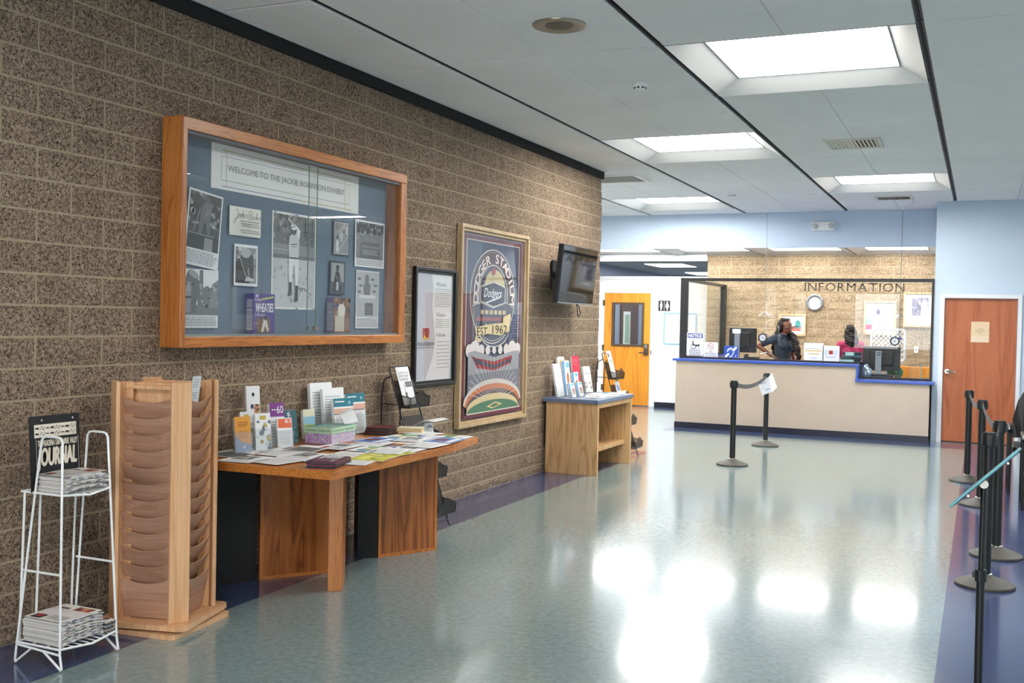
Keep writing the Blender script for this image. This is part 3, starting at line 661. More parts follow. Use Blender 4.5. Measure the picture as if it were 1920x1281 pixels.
# big player poster
p = Print(0.492, 0.64, s(248, 246, 238)); p.rect(0.012, 0.012, 0.48, 0.625, g(208)); p.rect(0.012, 0.43, 0.48, 0.625, g(120)); p.speck(0.012, 0.44, 0.3, 0.625, 40, [g(92), g(150), g(110), g(170)], 0.01, 0.03, 11)
p.rect(0.012, 0.36, 0.48, 0.43, g(150)); p.rect(0.012, 0.335, 0.48, 0.36, g(116)); p.rect(0.012, 0.39, 0.3, 0.396, g(190)); p.speck(0.02, 0.03, 0.47, 0.32, 40, [g(170), g(200), g(178)], 0.008, 0.022, 12); p.speck(0.3, 0.1, 0.45, 0.16, 14, [g(110), g(140)], 0.006, 0.014, 13)
p.rect(0.36, 0.5, 0.372, 0.62, g(60)); p.rect(0.44, 0.43, 0.45, 0.62, g(60)); p.rect(0.34, 0.52, 0.48, 0.526, g(50)); p.rect(0.34, 0.58, 0.48, 0.585, g(70)); p.speck(0.36, 0.45, 0.47, 0.51, 16, [g(70), g(180), g(110)], 0.006, 0.012, 14)
W2 = g(250)
p.poly([(0.18, 0.345), (0.29, 0.345), (0.292, 0.25), (0.288, 0.16), (0.255, 0.16), (0.243, 0.29), (0.228, 0.29), (0.215, 0.18), (0.185, 0.18), (0.176, 0.26)], W2)
p.poly([(0.182, 0.34), (0.288, 0.34), (0.295, 0.44), (0.285, 0.5), (0.235, 0.51), (0.185, 0.485), (0.176, 0.42)], g(226)); p.poly([(0.265, 0.5), (0.295, 0.47), (0.305, 0.53), (0.265, 0.56), (0.245, 0.545)], W2)
p.rect(0.183, 0.338, 0.287, 0.347, g(46)); p.ell(0.232, 0.53, 0.03, 0.034, g(96)); p.ell(0.228, 0.55, 0.033, 0.022, W2); p.rect(0.19, 0.545, 0.235, 0.55, g(70)); p.line(0.245, 0.555, 0.165, 0.6, 0.016, g(210)); p.line(0.2, 0.43, 0.27, 0.44, 0.006, g(60)); p.line(0.21, 0.415, 0.265, 0.423, 0.004, g(80))
p.rect(0.187, 0.11, 0.212, 0.18, g(58)); p.rect(0.256, 0.09, 0.284, 0.16, g(58)); p.poly([(0.175, 0.085), (0.215, 0.095), (0.214, 0.12), (0.186, 0.12)], g(96)); p.poly([(0.245, 0.05), (0.285, 0.055), (0.286, 0.09), (0.256, 0.09)], g(80))
for a, b in ((0.02, 0.632), (0.26, 0.632), (0.47, 0.632), (0.02, 0.006), (0.27, 0.006), (0.47, 0.006)): p.rect(a-0.014, b-0.004, a+0.014, b+0.004, s(110, 130, 190))
pin('player_poster', p, 5.617, 1.655, 'large poster of a ballplayer finishing a swing', 'poster')
def small(kind):
    if kind == 1:
        p = Print(0.195, 0.242, g(205)); p.border(0, 0.006, g(40)); p.rect(0.012, 0.012, 0.183, 0.23, g(150)); p.speck(0.012, 0.12, 0.183, 0.23, 20, [g(130), g(170), g(190)], .01, .03, 21); p.line(0.06, 0.02, 0.18, 0.15, 0.006, g(210)); p.poly([(0.03, 0.02), (0.06, 0.02), (0.062, 0.09), (0.045, 0.12), (0.026, 0.09)], g(220)); p.ell(0.045, 0.125, .013, .014, g(70)); p.poly([(0.08, 0.1), (0.11, 0.1), (0.115, 0.15), (0.1, 0.17), (0.08, 0.15)], g(200)); p.poly([(0.15, 0.15), (0.172, 0.15), (0.172, 0.21), (0.15, 0.21)], g(210))
    elif kind == 2:
        p = Print(0.193, 0.238, g(60)); p.rect(0.015, 0.015, 0.178, 0.224, g(165)); p.rect(0.015, 0.015, 0.178, 0.09, g(90)); p.poly([(0.03, 0.02), (0.15, 0.02), (0.155, 0.08), (0.12, 0.16), (0.07, 0.16), (0.05, 0.09)], g(48)); p.ell(0.095, 0.18, .017, .024, g(84)); p.ell(0.095, 0.197, .02, .012, g(40)); p.rect(0.08, 0.03, 0.11, 0.09, g(190)); p.line(0.12, 0.15, 0.14, 0.06, 0.014, g(120)); p.line(0.07, 0.14, 0.1, 0.1, 0.012, g(130))
    elif kind == 3:
        p = Print(0.412, 0.346, g(246)); p.rect(0.014, 0.062, 0.398, 0.332, g(140)); p.rect(0.014, 0.25, 0.398, 0.332, g(74)); p.speck(0.014, 0.24, 0.398, 0.332, 46, [g(50), g(150), g(110), g(190)], .006, .022, 31); p.speck(0.014, 0.19, 0.398, 0.245, 18, [g(150), g(165)], .01, .02, 32); p.poly([(0.06, 0.07), (0.36, 0.07), (0.335, 0.185), (0.08, 0.185)], g(112)); p.text('JACKIE ROBINSON', 0.09, 0.14, 0.33, 0.162, g(190)); p.lines(0.1, 0.09, 0.32, 0.132, 3, g(176), .5, .1, 3); p.lines(0.02, 0.012, 0.39, 0.056, 4, g(120), .4, .05, 7)
    else:
        p = Print(0.318, 0.43, g(246)); p.rect(0.006, 0.085, 0.312, 0.424, g(190))
        for a, b in ((0.02, 0.36), (0.21, 0.36), (0.04, 0.31), (0.25, 0.315), (0.02, 0.265), (0.23, 0.27)): p.rect(a, b, a+0.045, b+0.016, g(110))
        p.poly([(0.11, 0.25), (0.19, 0.25), (0.2, 0.32), (0.175, 0.34), (0.12, 0.34), (0.1, 0.31)], g(128)); p.ell(0.148, 0.37, .026, .034, g(120)); p.rect(0.04, 0.225, 0.27, 0.25, g(222)); p.rect(0.06, 0.09, 0.25, 0.225, g(190)); p.rect(0.12, 0.1, 0.235, 0.19, g(100)); p.rect(0.13, 0.112, 0.225, 0.178, g(122)); p.lines(0.012, 0.01, 0.306, 0.078, 7, g(126), .38, .05, 8)
    return p
pin('pinned_photograph', small(1), 6.31, 2.052, 'small photograph of several ballplayers on a field line', 'photograph', 0, PX+0.012)
pin('pinned_photograph', small(2), 6.27, 1.770, 'small dark-framed photograph of a seated ballplayer', 'photograph', 0, PX+0.012)
pin('pinned_photograph', small(3), 6.592, 1.984, 'photograph of a stone plaque under branches, upper right in the case', 'photograph', 0, PX+0.01)
pin('pinned_photograph', small(4), 6.622, 1.528, 'photograph of a bust on a white pedestal, lower right in the case', 'photograph', 0, PX+0.006)
# cereal boxes on the case floor
def cereal(y0, kind, label):
    t = thing('cereal_box', label, 'cereal box', (XW+0.022, y0, CZ0+fb+0.015), 0, 'cereal boxes in the display case')
    wd, hh, dp = 0.215, 0.25, 0.058
    pu = s(84, 66, 140)
    p = Print(wd, hh, pu if kind else s(128, 92, 70), 0.001)
    if kind:
        p.text('Crispy', 0.012, 0.2, 0.085, 0.224, WH); p.text('WHEATIES', 0.02, 0.135, 0.2, 0.19, WH, 0.06, .0015); p.text("'n Raisins", 0.012, 0.108, 0.12, 0.13, s(225, 220, 240)); p.line(0.08, 0.215, 0.2, 0.232, 0.012, s(190, 196, 110)); p.rect(0.035, 0.004, 0.17, 0.095, s(120, 92, 66)); p.poly([(0.075, 0.01), (0.1, 0.01), (0.115, 0.05), (0.14, 0.01), (0.155, 0.02), (0.13, 0.09), (0.1, 0.09)], s(226, 220, 206)); p.ell(0.118, 0.098, 0.014, 0.016, s(70, 50, 40)); p.rect(0.01, 0.06, 0.05, 0.066, s(200, 150, 90)); p.ell(0.03, 0.237, 0.016, 0.009, s(190, 190, 226))
    else:
        p.speck(0, 0.1, wd, hh, 22, [s(150, 110, 80), s(90, 66, 52), s(170, 140, 110)], .015, .03, 41); p.rect(0.02, 0.01, 0.14, 0.12, s(206, 196, 176)); p.poly([(0.06, 0.12), (0.14, 0.12), (0.15, 0.18), (0.12, 0.205), (0.08, 0.205), (0.055, 0.18)], s(224, 218, 206)); p.ell(0.1, 0.225, .017, .02, s(84, 58, 44)); p.ell(0.04, 0.19, .022, .012, s(60, 80, 150)); p.rect(0.15, 0.02, 0.2, 0.1, s(160, 120, 100))
    OB('carton', Bx(0, 0, 0, dp-0.001, wd, hh), plain('purple_carton' if kind else 'lilac_carton', pu, 0.5), t)
    p.obj('front_panel', basis((dp-0.001, 0, 0), (0, 1, 0), (0, 0, 1)), t)
    q = Print(dp, hh, s(92, 80, 150) if kind else s(150, 130, 170), 0.001); q.rect(0.006, 0.02, dp-0.006, hh*0.62, s(200, 198, 206)); q.rect(0.006, hh*0.64, dp-0.006, hh*0.86, s(180, 176, 190)); q.lines(0.008, 0.03, dp-0.008, 0.14, 9, g(120), .4, .1, 2)
    q.obj('side_panel', basis((0, 0, 0), (1, 0, 0), (0, 0, 1)), t)
    return t
cereal(5.36, 1, 'purple cereal box standing at the bottom of the display case')
cereal(6.25, 0, 'brown cereal box with a ballplayer photo in the display case')

# ================================================================ FRAMED POSTERS
def frame(name, y0, y1, z0, z1, wd, dp, mat, label, pr, bev, glass=True, x=XW+0.004):
    t = thing(name, label, 'framed poster', (x, y0, z0)); Lq, Hq = y1-y0, z1-z0
    def bar(a, b, vert):
        # mitred moulding: outer a->b with stepped profile
        m = MB()
        for (i0, i1, h0) in ((0, wd*0.55, dp), (wd*0.55, wd, dp*0.62)):
            if a == 'b': m.box(0, i0, i0, h0, Lq-i0, i1)
            if a == 't': m.box(0, i0, Hq-i1, h0, Lq-i0, Hq-i0)
            if a == 'l': m.box(0, i0, i1, h0, i1, Hq-i1)
            if a == 'r': m.box(0, Lq-i1, i1, h0, Lq-i0, Hq-i1)
        return m
    for k in 'btlr': OB('frame_bar', bar(k, 0, 0), mat, t, bevel=bev)
    pr.obj('print', basis((0.006, wd, wd), *YX), t)
    if glass: OB('glazing', Bx(dp*0.4, wd*0.9, wd*0.9, dp*0.4+0.002, Lq-wd*0.9, Hq-wd*0.9), M_GLASSC, t)
    return t
w_, h_ = 0.735-0.10, 0.993-0.10
p = Print(w_, h_, s(214, 212, 214), 0.002)
crv = [(0.42*w_, h_), (0.46*w_, .86*h_), (0.44*w_, .7*h_), (0.5*w_, .5*h_), (0.53*w_, .36*h_), (0.46*w_, .2*h_), (0.32*w_, .05*h_), (0.28*w_, 0)]
p.poly([(0, 0)]+[(0.28*w_, 0)]+crv[::-1][1:]+[(0, h_)], s(196, 192, 200)); p.poly(crv+[(w_, 0), (w_, h_)], s(232, 230, 230))
for tx, yy in (('Mission', .89), ('Vision', .60), ('Values', .41)): p.text(tx, .55*w_, yy*h_, .82*w_, (yy+.035)*h_, g(70))
p.lines(.5*w_, .69*h_, .96*w_, .87*h_, 10, g(140), .3, .1, 1); p.lines(.54*w_, .49*h_, .96*w_, .58*h_, 5, g(140), .3, .1, 2); p.lines(.58*w_, .1*h_, .97*w_, .38*h_, 8, g(150), .2, .1, 3)
p.rect(.18*w_, .385*h_, .36*w_, .49*h_, s(196, 38, 36)); p.rect(.18*w_, .385*h_, .36*w_, .40*h_, s(226, 186, 50)); p.poly([(.2*w_, .4*h_), (.27*w_, .395*h_), (.24*w_, .45*h_)], s(226, 186, 50)); p.path([(.27*w_, .485*h_), (.22*w_, .46*h_), (.23*w_, .43*h_), (.27*w_, .415*h_), (.31*w_, .43*h_), (.32*w_, .46*h_), (.27*w_, .485*h_)], .006, s(40, 20, 20)); p.path([(.27*w_, .485*h_), (.27*w_, .40*h_)], .004, s(40, 20, 20)); p.border(0, 0.004, g(240))
p.text('PASADENA', .04*w_, .325*h_, .5*w_, .36*h_, g(60)); p.lines(.05*w_, .30*h_, .5*w_, .315*h_, 1, g(120), .5, .02, 9)
frame('framed_poster', 7.503, 8.238, 1.043, 2.036, 0.05, 0.035, M_BLACK, 'black framed mission and vision poster beside the display case', p, 0.003)

w_, h_ = 1.51-0.12, 1.82-0.12
navy, mar, crm = s(52, 58, 84), s(104, 48, 62), s(214, 206, 190)
p = Print(w_, h_, s(150, 130, 134), 0.002); p.rect(.03*w_, .01*h_, .97*w_, .985*h_, mar); p.rect(.085*w_, .03*h_, .935*w_, .965*h_, crm); p.rect(.095*w_, .035*h_, .925*w_, .96*h_, navy)
for i in range(9): p.rect((.1+.09*i)*w_, .4*h_, (.145+.09*i)*w_, .955*h_, s(58, 66, 96))
cx = .5*w_; ey = .665*h_
p.ell(cx, ey, .36*w_, .262*h_, crm, 48); p.ell(cx, ey, .35*w_, .256*h_, s(44, 44, 62), 48); p.ring(cx, ey, .335*w_, .246*h_, .006, crm, 48)
p.poly([(cx+.335*w_*math.cos(a), ey+.245*h_*math.sin(a)) for a in [PI*i/24 for i in range(25)]], s(78, 52, 56))
p.ell(cx, ey, .235*w_, .178*h_, crm, 40); p.ell(cx, ey, .225*w_, .172*h_, s(66, 62, 84), 40)
p.ell(cx+.02*w_, ey+.06*h_, .16*w_, .09*h_, s(206, 188, 140), 30); p.poly([(cx-.22*w_, ey-.05*h_), (cx+.22*w_, ey-.05*h_), (cx+.22*w_, ey-.11*h_), (cx-.2*w_, ey-.11*h_)], s(70, 82, 150)); p.poly([(cx-.32*w_, ey-.06*h_), (cx-.2*w_, ey-.04*h_), (cx, ey-.07*h_), (cx+.2*w_, ey-.03*h_), (cx+.33*w_, ey-.06*h_), (cx+.28*w_, ey-.15*h_), (cx-.28*w_, ey-.15*h_)], s(58, 54, 74)); p.path([(cx-.33*w_, ey-.055*h_), (cx-.2*w_, ey-.035*h_), (cx, ey-.062*h_), (cx+.2*w_, ey-.028*h_), (cx+.33*w_, ey-.055*h_)], .007, crm)
p.rect(cx-.27*w_, ey-.135*h_, cx+.27*w_, ey-.115*h_, s(150, 66, 58))
for i in range(6): p.rect(cx+(-.2+.07*i)*w_, ey-.098*h_, cx+(-.15+.07*i)*w_, ey-.075*h_, s(206, 188, 140))
p.poly([(cx-.21*w_, ey+.055*h_), (cx, ey+.085*h_), (cx+.19*w_, ey+.06*h_), (cx+.19*w_, ey-.035*h_), (cx, ey-.06*h_), (cx-.21*w_, ey-.03*h_)], crm); p.poly([(cx-.2*w_, ey+.049*h_), (cx, ey+.078*h_), (cx+.18*w_, ey+.054*h_), (cx+.18*w_, ey-.03*h_), (cx, ey-.053*h_), (cx-.2*w_, ey-.025*h_)], s(36, 40, 62))
p.text('Dodgers', cx-.165*w_, ey-.02*h_, cx+.11*w_, ey+.045*h_, WH, .35); p.path([(cx-.12*w_, ey-.035*h_), (cx+.08*w_, ey-.005*h_), (cx+.12*w_, ey+.012*h_)], .012, WH)
p.ell(cx-.01*w_, ey+.14*h_, .03*w_, .022*h_, s(150, 50, 56)); p.rect(cx-.015*w_, ey+.09*h_, cx-.005*w_, ey+.12*h_, crm)
for wrd in ('DODGER STADIUM',):
    n = len(wrd)
    for i, chx in enumerate(wrd):
        if chx == ' ': continue
        a = math.radians(183-186*i/(n-1))
        for dx_ in (-.004, 0, .004): p.glyph(chx, dx_+cx+.287*w_*math.cos(a), ey+.213*h_*math.sin(a), .054*h_, 1.3, math.atan2(-math.cos(a)*.212*h_, math.sin(a)*.285*w_) if True else 0, s(232, 214, 206))
rb = s(206, 188, 146)
p.poly([(cx-.3*w_, ey-.17*h_), (cx-.1*w_, ey-.155*h_), (cx-.02*w_, ey-.15*h_), (cx+.12*w_, ey-.145*h_), (cx+.26*w_, ey-.13*h_), (cx+.25*w_, ey-.19*h_), (cx+.1*w_, ey-.215*h_), (cx-.1*w_, ey-.205*h_), (cx-.28*w_, ey-.225*h_)], rb); p.poly([(cx+.14*w_, ey-.11*h_), (cx+.27*w_, ey-.09*h_), (cx+.27*w_, ey-.13*h_), (cx+.14*w_, ey-.15*h_)], rb); p.poly([(cx-.3*w_, ey-.22*h_), (cx-.2*w_, ey-.235*h_), (cx-.21*w_, ey-.25*h_), (cx-.3*w_, ey-.25*h_)], rb)
p.text('EST.', cx-.27*w_, ey-.215*h_, cx-.09*w_, ey-.17*h_, K); p.text('1962', cx-.03*w_, ey-.205*h_, cx+.21*w_, ey-.158*h_, K)
p.ring(cx, ey-.16*h_, .26*w_, .12*h_, .008, crm, 30, PI*1.12, PI*1.88); p.ring(cx, ey-.17*h_, .31*w_, .135*h_, .005, s(150, 150, 170), 30, PI*1.1, PI*1.9)
# stadium and clouds
for x_, r_ in ((.12, .05), (.2, .075), (.3, .045), (.4, .035), (.5, .03), (.6, .035), (.7, .045), (.8, .07), (.89, .05)): p.ell(x_*w_, .37*h_, r_*w_*1.05, r_*h_*.72, s(204, 196, 192), 20)
p.poly([(.1*w_, .36*h_), (.2*w_, .37*h_), (.5*w_, .33*h_), (.82*w_, .36*h_), (.92*w_, .36*h_), (.92*w_, .04*h_), (.1*w_, .04*h_)], s(146, 146, 150))
p.poly([(.14*w_, .345*h_), (.22*w_, .33*h_), (.5*w_, .305*h_), (.8*w_, .335*h_), (.78*w_, .29*h_), (.5*w_, .255*h_), (.24*w_, .275*h_)], s(150, 44, 50)); p.poly([(.16*w_, .335*h_), (.5*w_, .285*h_), (.8*w_, .32*h_), (.78*w_, .3*h_), (.5*w_, .265*h_), (.22*w_, .3*h_)], s(64, 60, 76))
p.poly([(.1*w_, .24*h_), (.5*w_, .25*h_), (.92*w_, .255*h_), (.92*w_, .05*h_), (.1*w_, .05*h_)], s(116, 116, 124)); p.ell(.5*w_, .08*h_, .46*w_, .13*h_, s(200, 192, 186), 30, 0, PI); p.ell(.5*w_, .07*h_, .44*w_, .115*h_, s(196, 112, 66), 30, 0, PI); p.ell(.5*w_, .06*h_, .42*w_, .095*h_, s(92, 78, 84), 30, 0, PI); p.ell(.5*w_, .05*h_, .41*w_, .08*h_, s(208, 188, 140), 30, 0, PI)
for i in range(19):
    a = math.radians(12+156*i/18); p.line(cx+.12*w_*math.cos(a), .09*h_+.05*h_*math.sin(a), cx+.62*w_*math.cos(a)*.68, .09*h_+.26*h_*math.sin(a)*.95, .006, s(198, 192, 190))
p.ell(.5*w_, .035*h_, .42*w_, .075*h_, s(206, 186, 140), 30, 0, PI); p.ell(.5*w_, .035*h_, .41*w_, .06*h_, s(78, 116, 92), 30, 0, PI); p.poly([(.38*w_, .06*h_), (.52*w_, .082*h_), (.64*w_, .065*h_), (.48*w_, .045*h_)], s(206, 186, 130)); p.poly([(.43*w_, .06*h_), (.52*w_, .074*h_), (.59*w_, .064*h_), (.49*w_, .052*h_)], s(78, 116, 92))
p.rect(.085*w_, .03*h_, .935*w_, .036*h_, crm); p.rect(.03*w_, .01*h_, .97*w_, .03*h_, mar)
frame('framed_poster', 8.28, 9.79, 0.637, 2.455, 0.06, 0.055, M_GOLDF, 'tall pale gold framed stadium poster with arched lettering', p, 0.004)

# ================================================================ TELEVISION
tv = thing('television', 'black wall television tilted downward at the end of the block wall', 'television', (-3.955, 10.62, 2.10))
TVM = Matrix.Rotation(math.radians(5.5), 4, 'Y')
OB('housing', Bx(-0.055, -0.535, -0.305, 0.0, 0.535, 0.305), M_BLACK, tv, TVM, bevel=0.006)
OB('back_cover', Bx(-0.085, -0.38, -0.22, -0.055, 0.38, 0.16), M_BLACK, tv, TVM, bevel=0.01)
OB('screen', Bx(0.0, -0.52, -0.285, 0.0025, 0.52, 0.292), M_SCREEN, tv, TVM)
OB('chin_strip', Bx(0.0, -0.535, -0.305, 0.006, 0.535, -0.293), M_STEEL, tv, TVM)
OB('wall_bracket', Bx(-0.272, -0.12, -0.16, -0.255, 0.12, 0.16).box(-0.255, -0.03, -0.04, -0.08, 0.03, 0.04), M_BLACK, tv)
OB('cable', MB().tube([(-0.05, 0.06, -0.29), (-0.03, 0.062, -0.34), (-0.02, 0.05, -0.42), (-0.01, 0.055, -0.44), (0.0, 0.085, -0.41), (-0.02, 0.08, -0.33), (-0.05, 0.07, -0.29)], 0.006), M_BLACK, tv)

# framed prints on the opposite wall (they mirror in the glass and the screen)
for i, y in enumerate((6.2, 8.9, 11.6, 14.3, 17.4)):
    t = thing('framed_print', 'framed print on the opposite wall, %s from the entrance' % ('first', 'second', 'third', 'fourth', 'fifth')[i], 'framed print', (5.5, y, 1.25), PI, 'prints on the opposite wall')
    for (a, b, c_, d_) in ((-.5, 0, .5, .05), (-.5, 1.25, .5, 1.3), (-.5, .05, -.45, 1.25), (.45, .05, .5, 1.25)): OB('frame_bar', Bx(0.002, a, b, 0.04, c_, d_), M_GOLDF, t)
    p = Print(.9, 1.2, WH); p.rect(.18, .3, .72, 1.0, s(60, 74, 140)); p.speck(.2, .32, .7, .98, 30, [s(96, 110, 170), s(40, 50, 100), s(140, 150, 200)], .03, .09, 50+i); p.rect(.2, .1, .7, .22, g(225))
    p.obj('print', basis((.006, -.45, .05), *YX), t)

# ================================================================ WIRE NEWSPAPER RACK
XA, XB, YA, YB = -3.985, -3.717, 3.462, 3.80     # feet
nr = thing('newspaper_rack', 'white wire newspaper rack beside the brochure tower', 'newspaper rack', (0, 0, 0))
WR = 0.0055
def wire(name, pts, r=WR): return OB(name, MB().tube(pts, r, 8), M_WHITE, nr, smooth=True)
zt, zs1, zm, zs2 = 1.045, 0.785, 0.43, 0.10
def lerp(a, b, t): return a+(b-a)*t
for (y, sgn) in ((YA, 1), (YB, -1)):                 # the two side loops, narrower at the top
    yi = y+sgn*0.035
    f_b, f_t = (XB+0.0, y, 0.075), (XB-0.035, yi, zt)
    b_b, b_t = (XA, y, 0.075), (XA+0.105, yi, zt)
    wire('side_loop', [f_b, (lerp(XB, XB-0.035, .5), lerp(y, yi, .5), lerp(.075, zt, .5)), (f_t[0], yi, zt-0.02), (f_t[0]-0.012, yi, zt-0.004), (f_t[0]-0.03, yi, zt), (b_t[0]+0.03, yi, zt), (b_t[0]+0.012, yi, zt-0.004), (b_t[0], yi, zt-0.02), (lerp(b_b[0], b_t[0], .5), lerp(y, yi, .5), lerp(.075, zt, .5)), b_b])
    wire('side_bar', [(XA+0.02, lerp(y, yi, .36), zm), (XB-0.012, lerp(y, yi, .36), zm)])
    wire('side_bar', [(XA, y, 0.09), (XB, y, 0.075)])
    wire('foot_loop', [(XA+0.09, y, 0.08), (XA-0.005, y, 0.008), (XA-0.008, y, 0.012), (XA, y, 0.075)])
    wire('foot_loop', [(XB-0.10, y, 0.08), (XB+0.008, y, 0.008), (XB+0.012, y, 0.012), (XB, y, 0.075)])
for y in (YA+0.02, YB-0.02, (YA+YB)/2-0.06): wire('back_upright', [(XA-0.005, y, 0.08), (XA+0.02, y, zs1)])
wire('back_handle', [(XA+0.03, YA+0.12, zs1), (XA+0.03, YA+0.12, zt-0.0), (XA+0.03, YA+0.135, zt+0.02), (XA+0.03, YA+0.255, zt+0.02), (XA+0.03, YA+0.27, zt), (XA+0.03, YA+0.27, zs1)])
for z, xb, xf, ya, yb in ((zs1, XA-0.01, XB-0.025, YA+0.028, YB-0.028), (zs2, XA, XB, YA, YB)):
    wire('shelf_rim', [(xb, ya, z), (xf, ya, z), (xf+0.02, (ya+yb)/2, z-0.012), (xf, yb, z), (xb, yb, z), (xb, ya, z)])
    for k in range(1, 9): wire('shelf_wire', [(xb, lerp(ya, yb, k/9), z), (xf+0.018*(1-abs(k/4.5-1)), lerp(ya, yb, k/9), z-0.004)], 0.003)
    for k in range(1, 3): wire('shelf_wire', [(lerp(xb, xf, k/3), ya, z), (lerp(xb, xf, k/3), yb, z)], 0.003)
sg = Print(0.29, 0.345, s(18, 18, 19), 0.004); cr = s(238, 226, 206)
sg.rect(.025, .245, .27, .305, cr)
for k in range(3):
    for r_ in range(2):
        x_ = .03+.085*k; y_ = .252+.026*r_
        sg.rect(x_, y_+.006, x_+.02, y_+.014, K); sg.path([(x_+.025, y_), (x_+.035, y_+.02), (x_+.045, y_), (x_+.055, y_+.02)], .002, K); sg.rect(x_+.06, y_+.008, x_+.078, y_+.012, K)
sg.text('THE PASADENA / SAN GABRIEL VALLEY', .035, .205, .265, .232, cr, .05, .0008); sg.text('JOURNAL', .03, .09, .255, .195, cr, .06, .0035)
for v_ in (0.06, 0.24): sg.ell(v_, .325, .005, .005, g(190), 12)
sg.rect(.024, .08, .026, .24, cr); sg.rect(.268, .08, .27, .24, cr)
o = sg.obj('newspaper_sign', basis((XA+0.06, YA+0.018, zs1+0.0), (0.0, 1, 0), (-0.06, 0, 1))); tag(o, 'black journal title sign standing in the wire rack', 'sign')
def news_stack(name, x0, x1, y0, y1, z0, n, cols, label, cover, tilt=0.0, seed=1, bow=0.0):
    t = thing(name, label, 'newspapers', ((x0+x1)/2, (y0+y1)/2, z0), 0, 'newspaper stacks in the wire rack'); r = random.Random(seed)
    a, b = (x1-x0)/2, (y1-y0)/2; th = 0.0065
    for i in range(n):
        m = MB(); c_ = cols[i % len(cols)]; da, db = r.uniform(-.006, .006), r.uniform(-.006, .006); z = i*th
        k = 6; vs = []; fs = []
        for j in range(k+1):
            yy = -b+2*b*j/k; bz = bow*(1-(2*j/k-1)**2)
            for zz in (z, z+th*0.86):
                vs += [(-a+da, yy+db, zz+bz), (a+da, yy+db, zz+bz)]
        for j in range(k):
            o_ = 4*j; fs += [(o_, o_+4, o_+5, o_+1), (o_+2, o_+3, o_+7, o_+6), (o_, o_+2, o_+6, o_+4), (o_+1, o_+5, o_+7, o_+3)]
        fs += [(0, 1, 3, 2), (4*k, 4*k+2, 4*k+3, 4*k+1)]
        m.add(vs, fs, None, c_)
        # coloured fold showing on the edge towards the room
        for q in range(5):
            y_ = -b+2*b*(q+.1+r.random()*.5)/5; m.box(a+da, y_+db, z+.001+bow*.6, a+da+.0006, y_+b*.22+db, z+th*.7+bow*.6, None, [s(120, 110, 126), s(70, 78, 110), s(150, 116, 110), s(96, 104, 96), s(60, 60, 66)][(q+i) % 5])
        OB('newspaper', m, M_PRINT, t)
    p = Print(2*b*.99, 2*a*.98, s(226, 222, 214), .0008); p.rect(.01, 2*a*.62, 2*b*.8, 2*a*.9, s(40, 38, 40)); p.rect(.03, 2*a*.70, 2*b*.74, 2*a*.84, s(168, 50, 58)); p.rect(2*b*.55, .02, 2*b*.92, 2*a*.5, cover); p.speck(2*b*.55, .02, 2*b*.92, 2*a*.5, 10, [s(120, 60, 50), s(206, 150, 110), s(70, 60, 80)], .01, .03, seed); p.lines(.015, .02, 2*b*.5, 2*a*.55, 8, g(130), .4, .1, seed)
    p.obj('front_page', basis((a-.003, -b*.99, n*th+bow*.55), (0, 1, 0), (-1, 0, 0)), t)
    return t
wn = [s(206, 200, 192), s(220, 216, 208), s(190, 186, 180), s(212, 206, 204)]
news_stack('newspaper_stack', XA+0.07, XB-0.03, YA+0.045, YB-0.04, zs1+0.004, 11, wn, 'stack of newspapers on the upper shelf of the wire rack', s(190, 60, 66), seed=3, bow=0.012)
news_stack('newspaper_stack', XA+0.02, XB-0.01, YA+0.02, YB-0.075, zs2+0.005, 16, wn, 'tall stack of newspapers on the bottom shelf of the wire rack', s(190, 120, 90), seed=5, bow=0.01)
news_stack('newspaper_stack', XA+0.05, XB+0.002, YB-0.07, YB-0.012, zs2+0.005, 8, [s(60, 58, 56), s(206, 202, 196), s(90, 86, 80)], 'narrow dark bundle of papers at the bottom right of the wire rack', s(180, 150, 90), seed=8)

# ================================================================ ROTATING BROCHURE TOWER
bt = thing('brochure_tower', 'beech revolving brochure tower with curved pockets on every side', 'brochure stand', (-3.86, 4.27, 0), math.radians(14))
def rsq(a, r, n=5):
    pts = []
    for cx_, cy_, a0 in ((a-r, -a+r, -PI/2), (a-r, a-r, 0), (-a+r, a-r, PI/2), (-a+r, -a+r, PI)):
        for i in range(n): pts.append((cx_+r*math.cos(a0+PI/2*i/(n-1)), cy_+r*math.sin(a0+PI/2*i/(n-1))))
    return pts
OB('floor_board', MB().prism(rsq(0.25, 0.04), 0.0, 0.024), M_BEECH, bt, RZ(math.radians(-9)))
OB('turntable', MB().cyl((0, 0, 0.024), (0, 0, 0.034), 0.12, n=24), M_BLACK, bt)
OB('base_board', MB().prism(rsq(0.25, 0.04), 0.034, 0.06), M_BEECH, bt)
TZ0, TZ1 = 0.06, 1.268; ha = 0.19
OB('top_board', MB().prism(rsq(0.155, 0.02), TZ1-0.04, TZ1-0.02), M_BEECH, bt)
OB('core', Bx(-0.11, -0.11, TZ0, 0.11, 0.11, TZ1-0.04), M_BEECHP, bt)
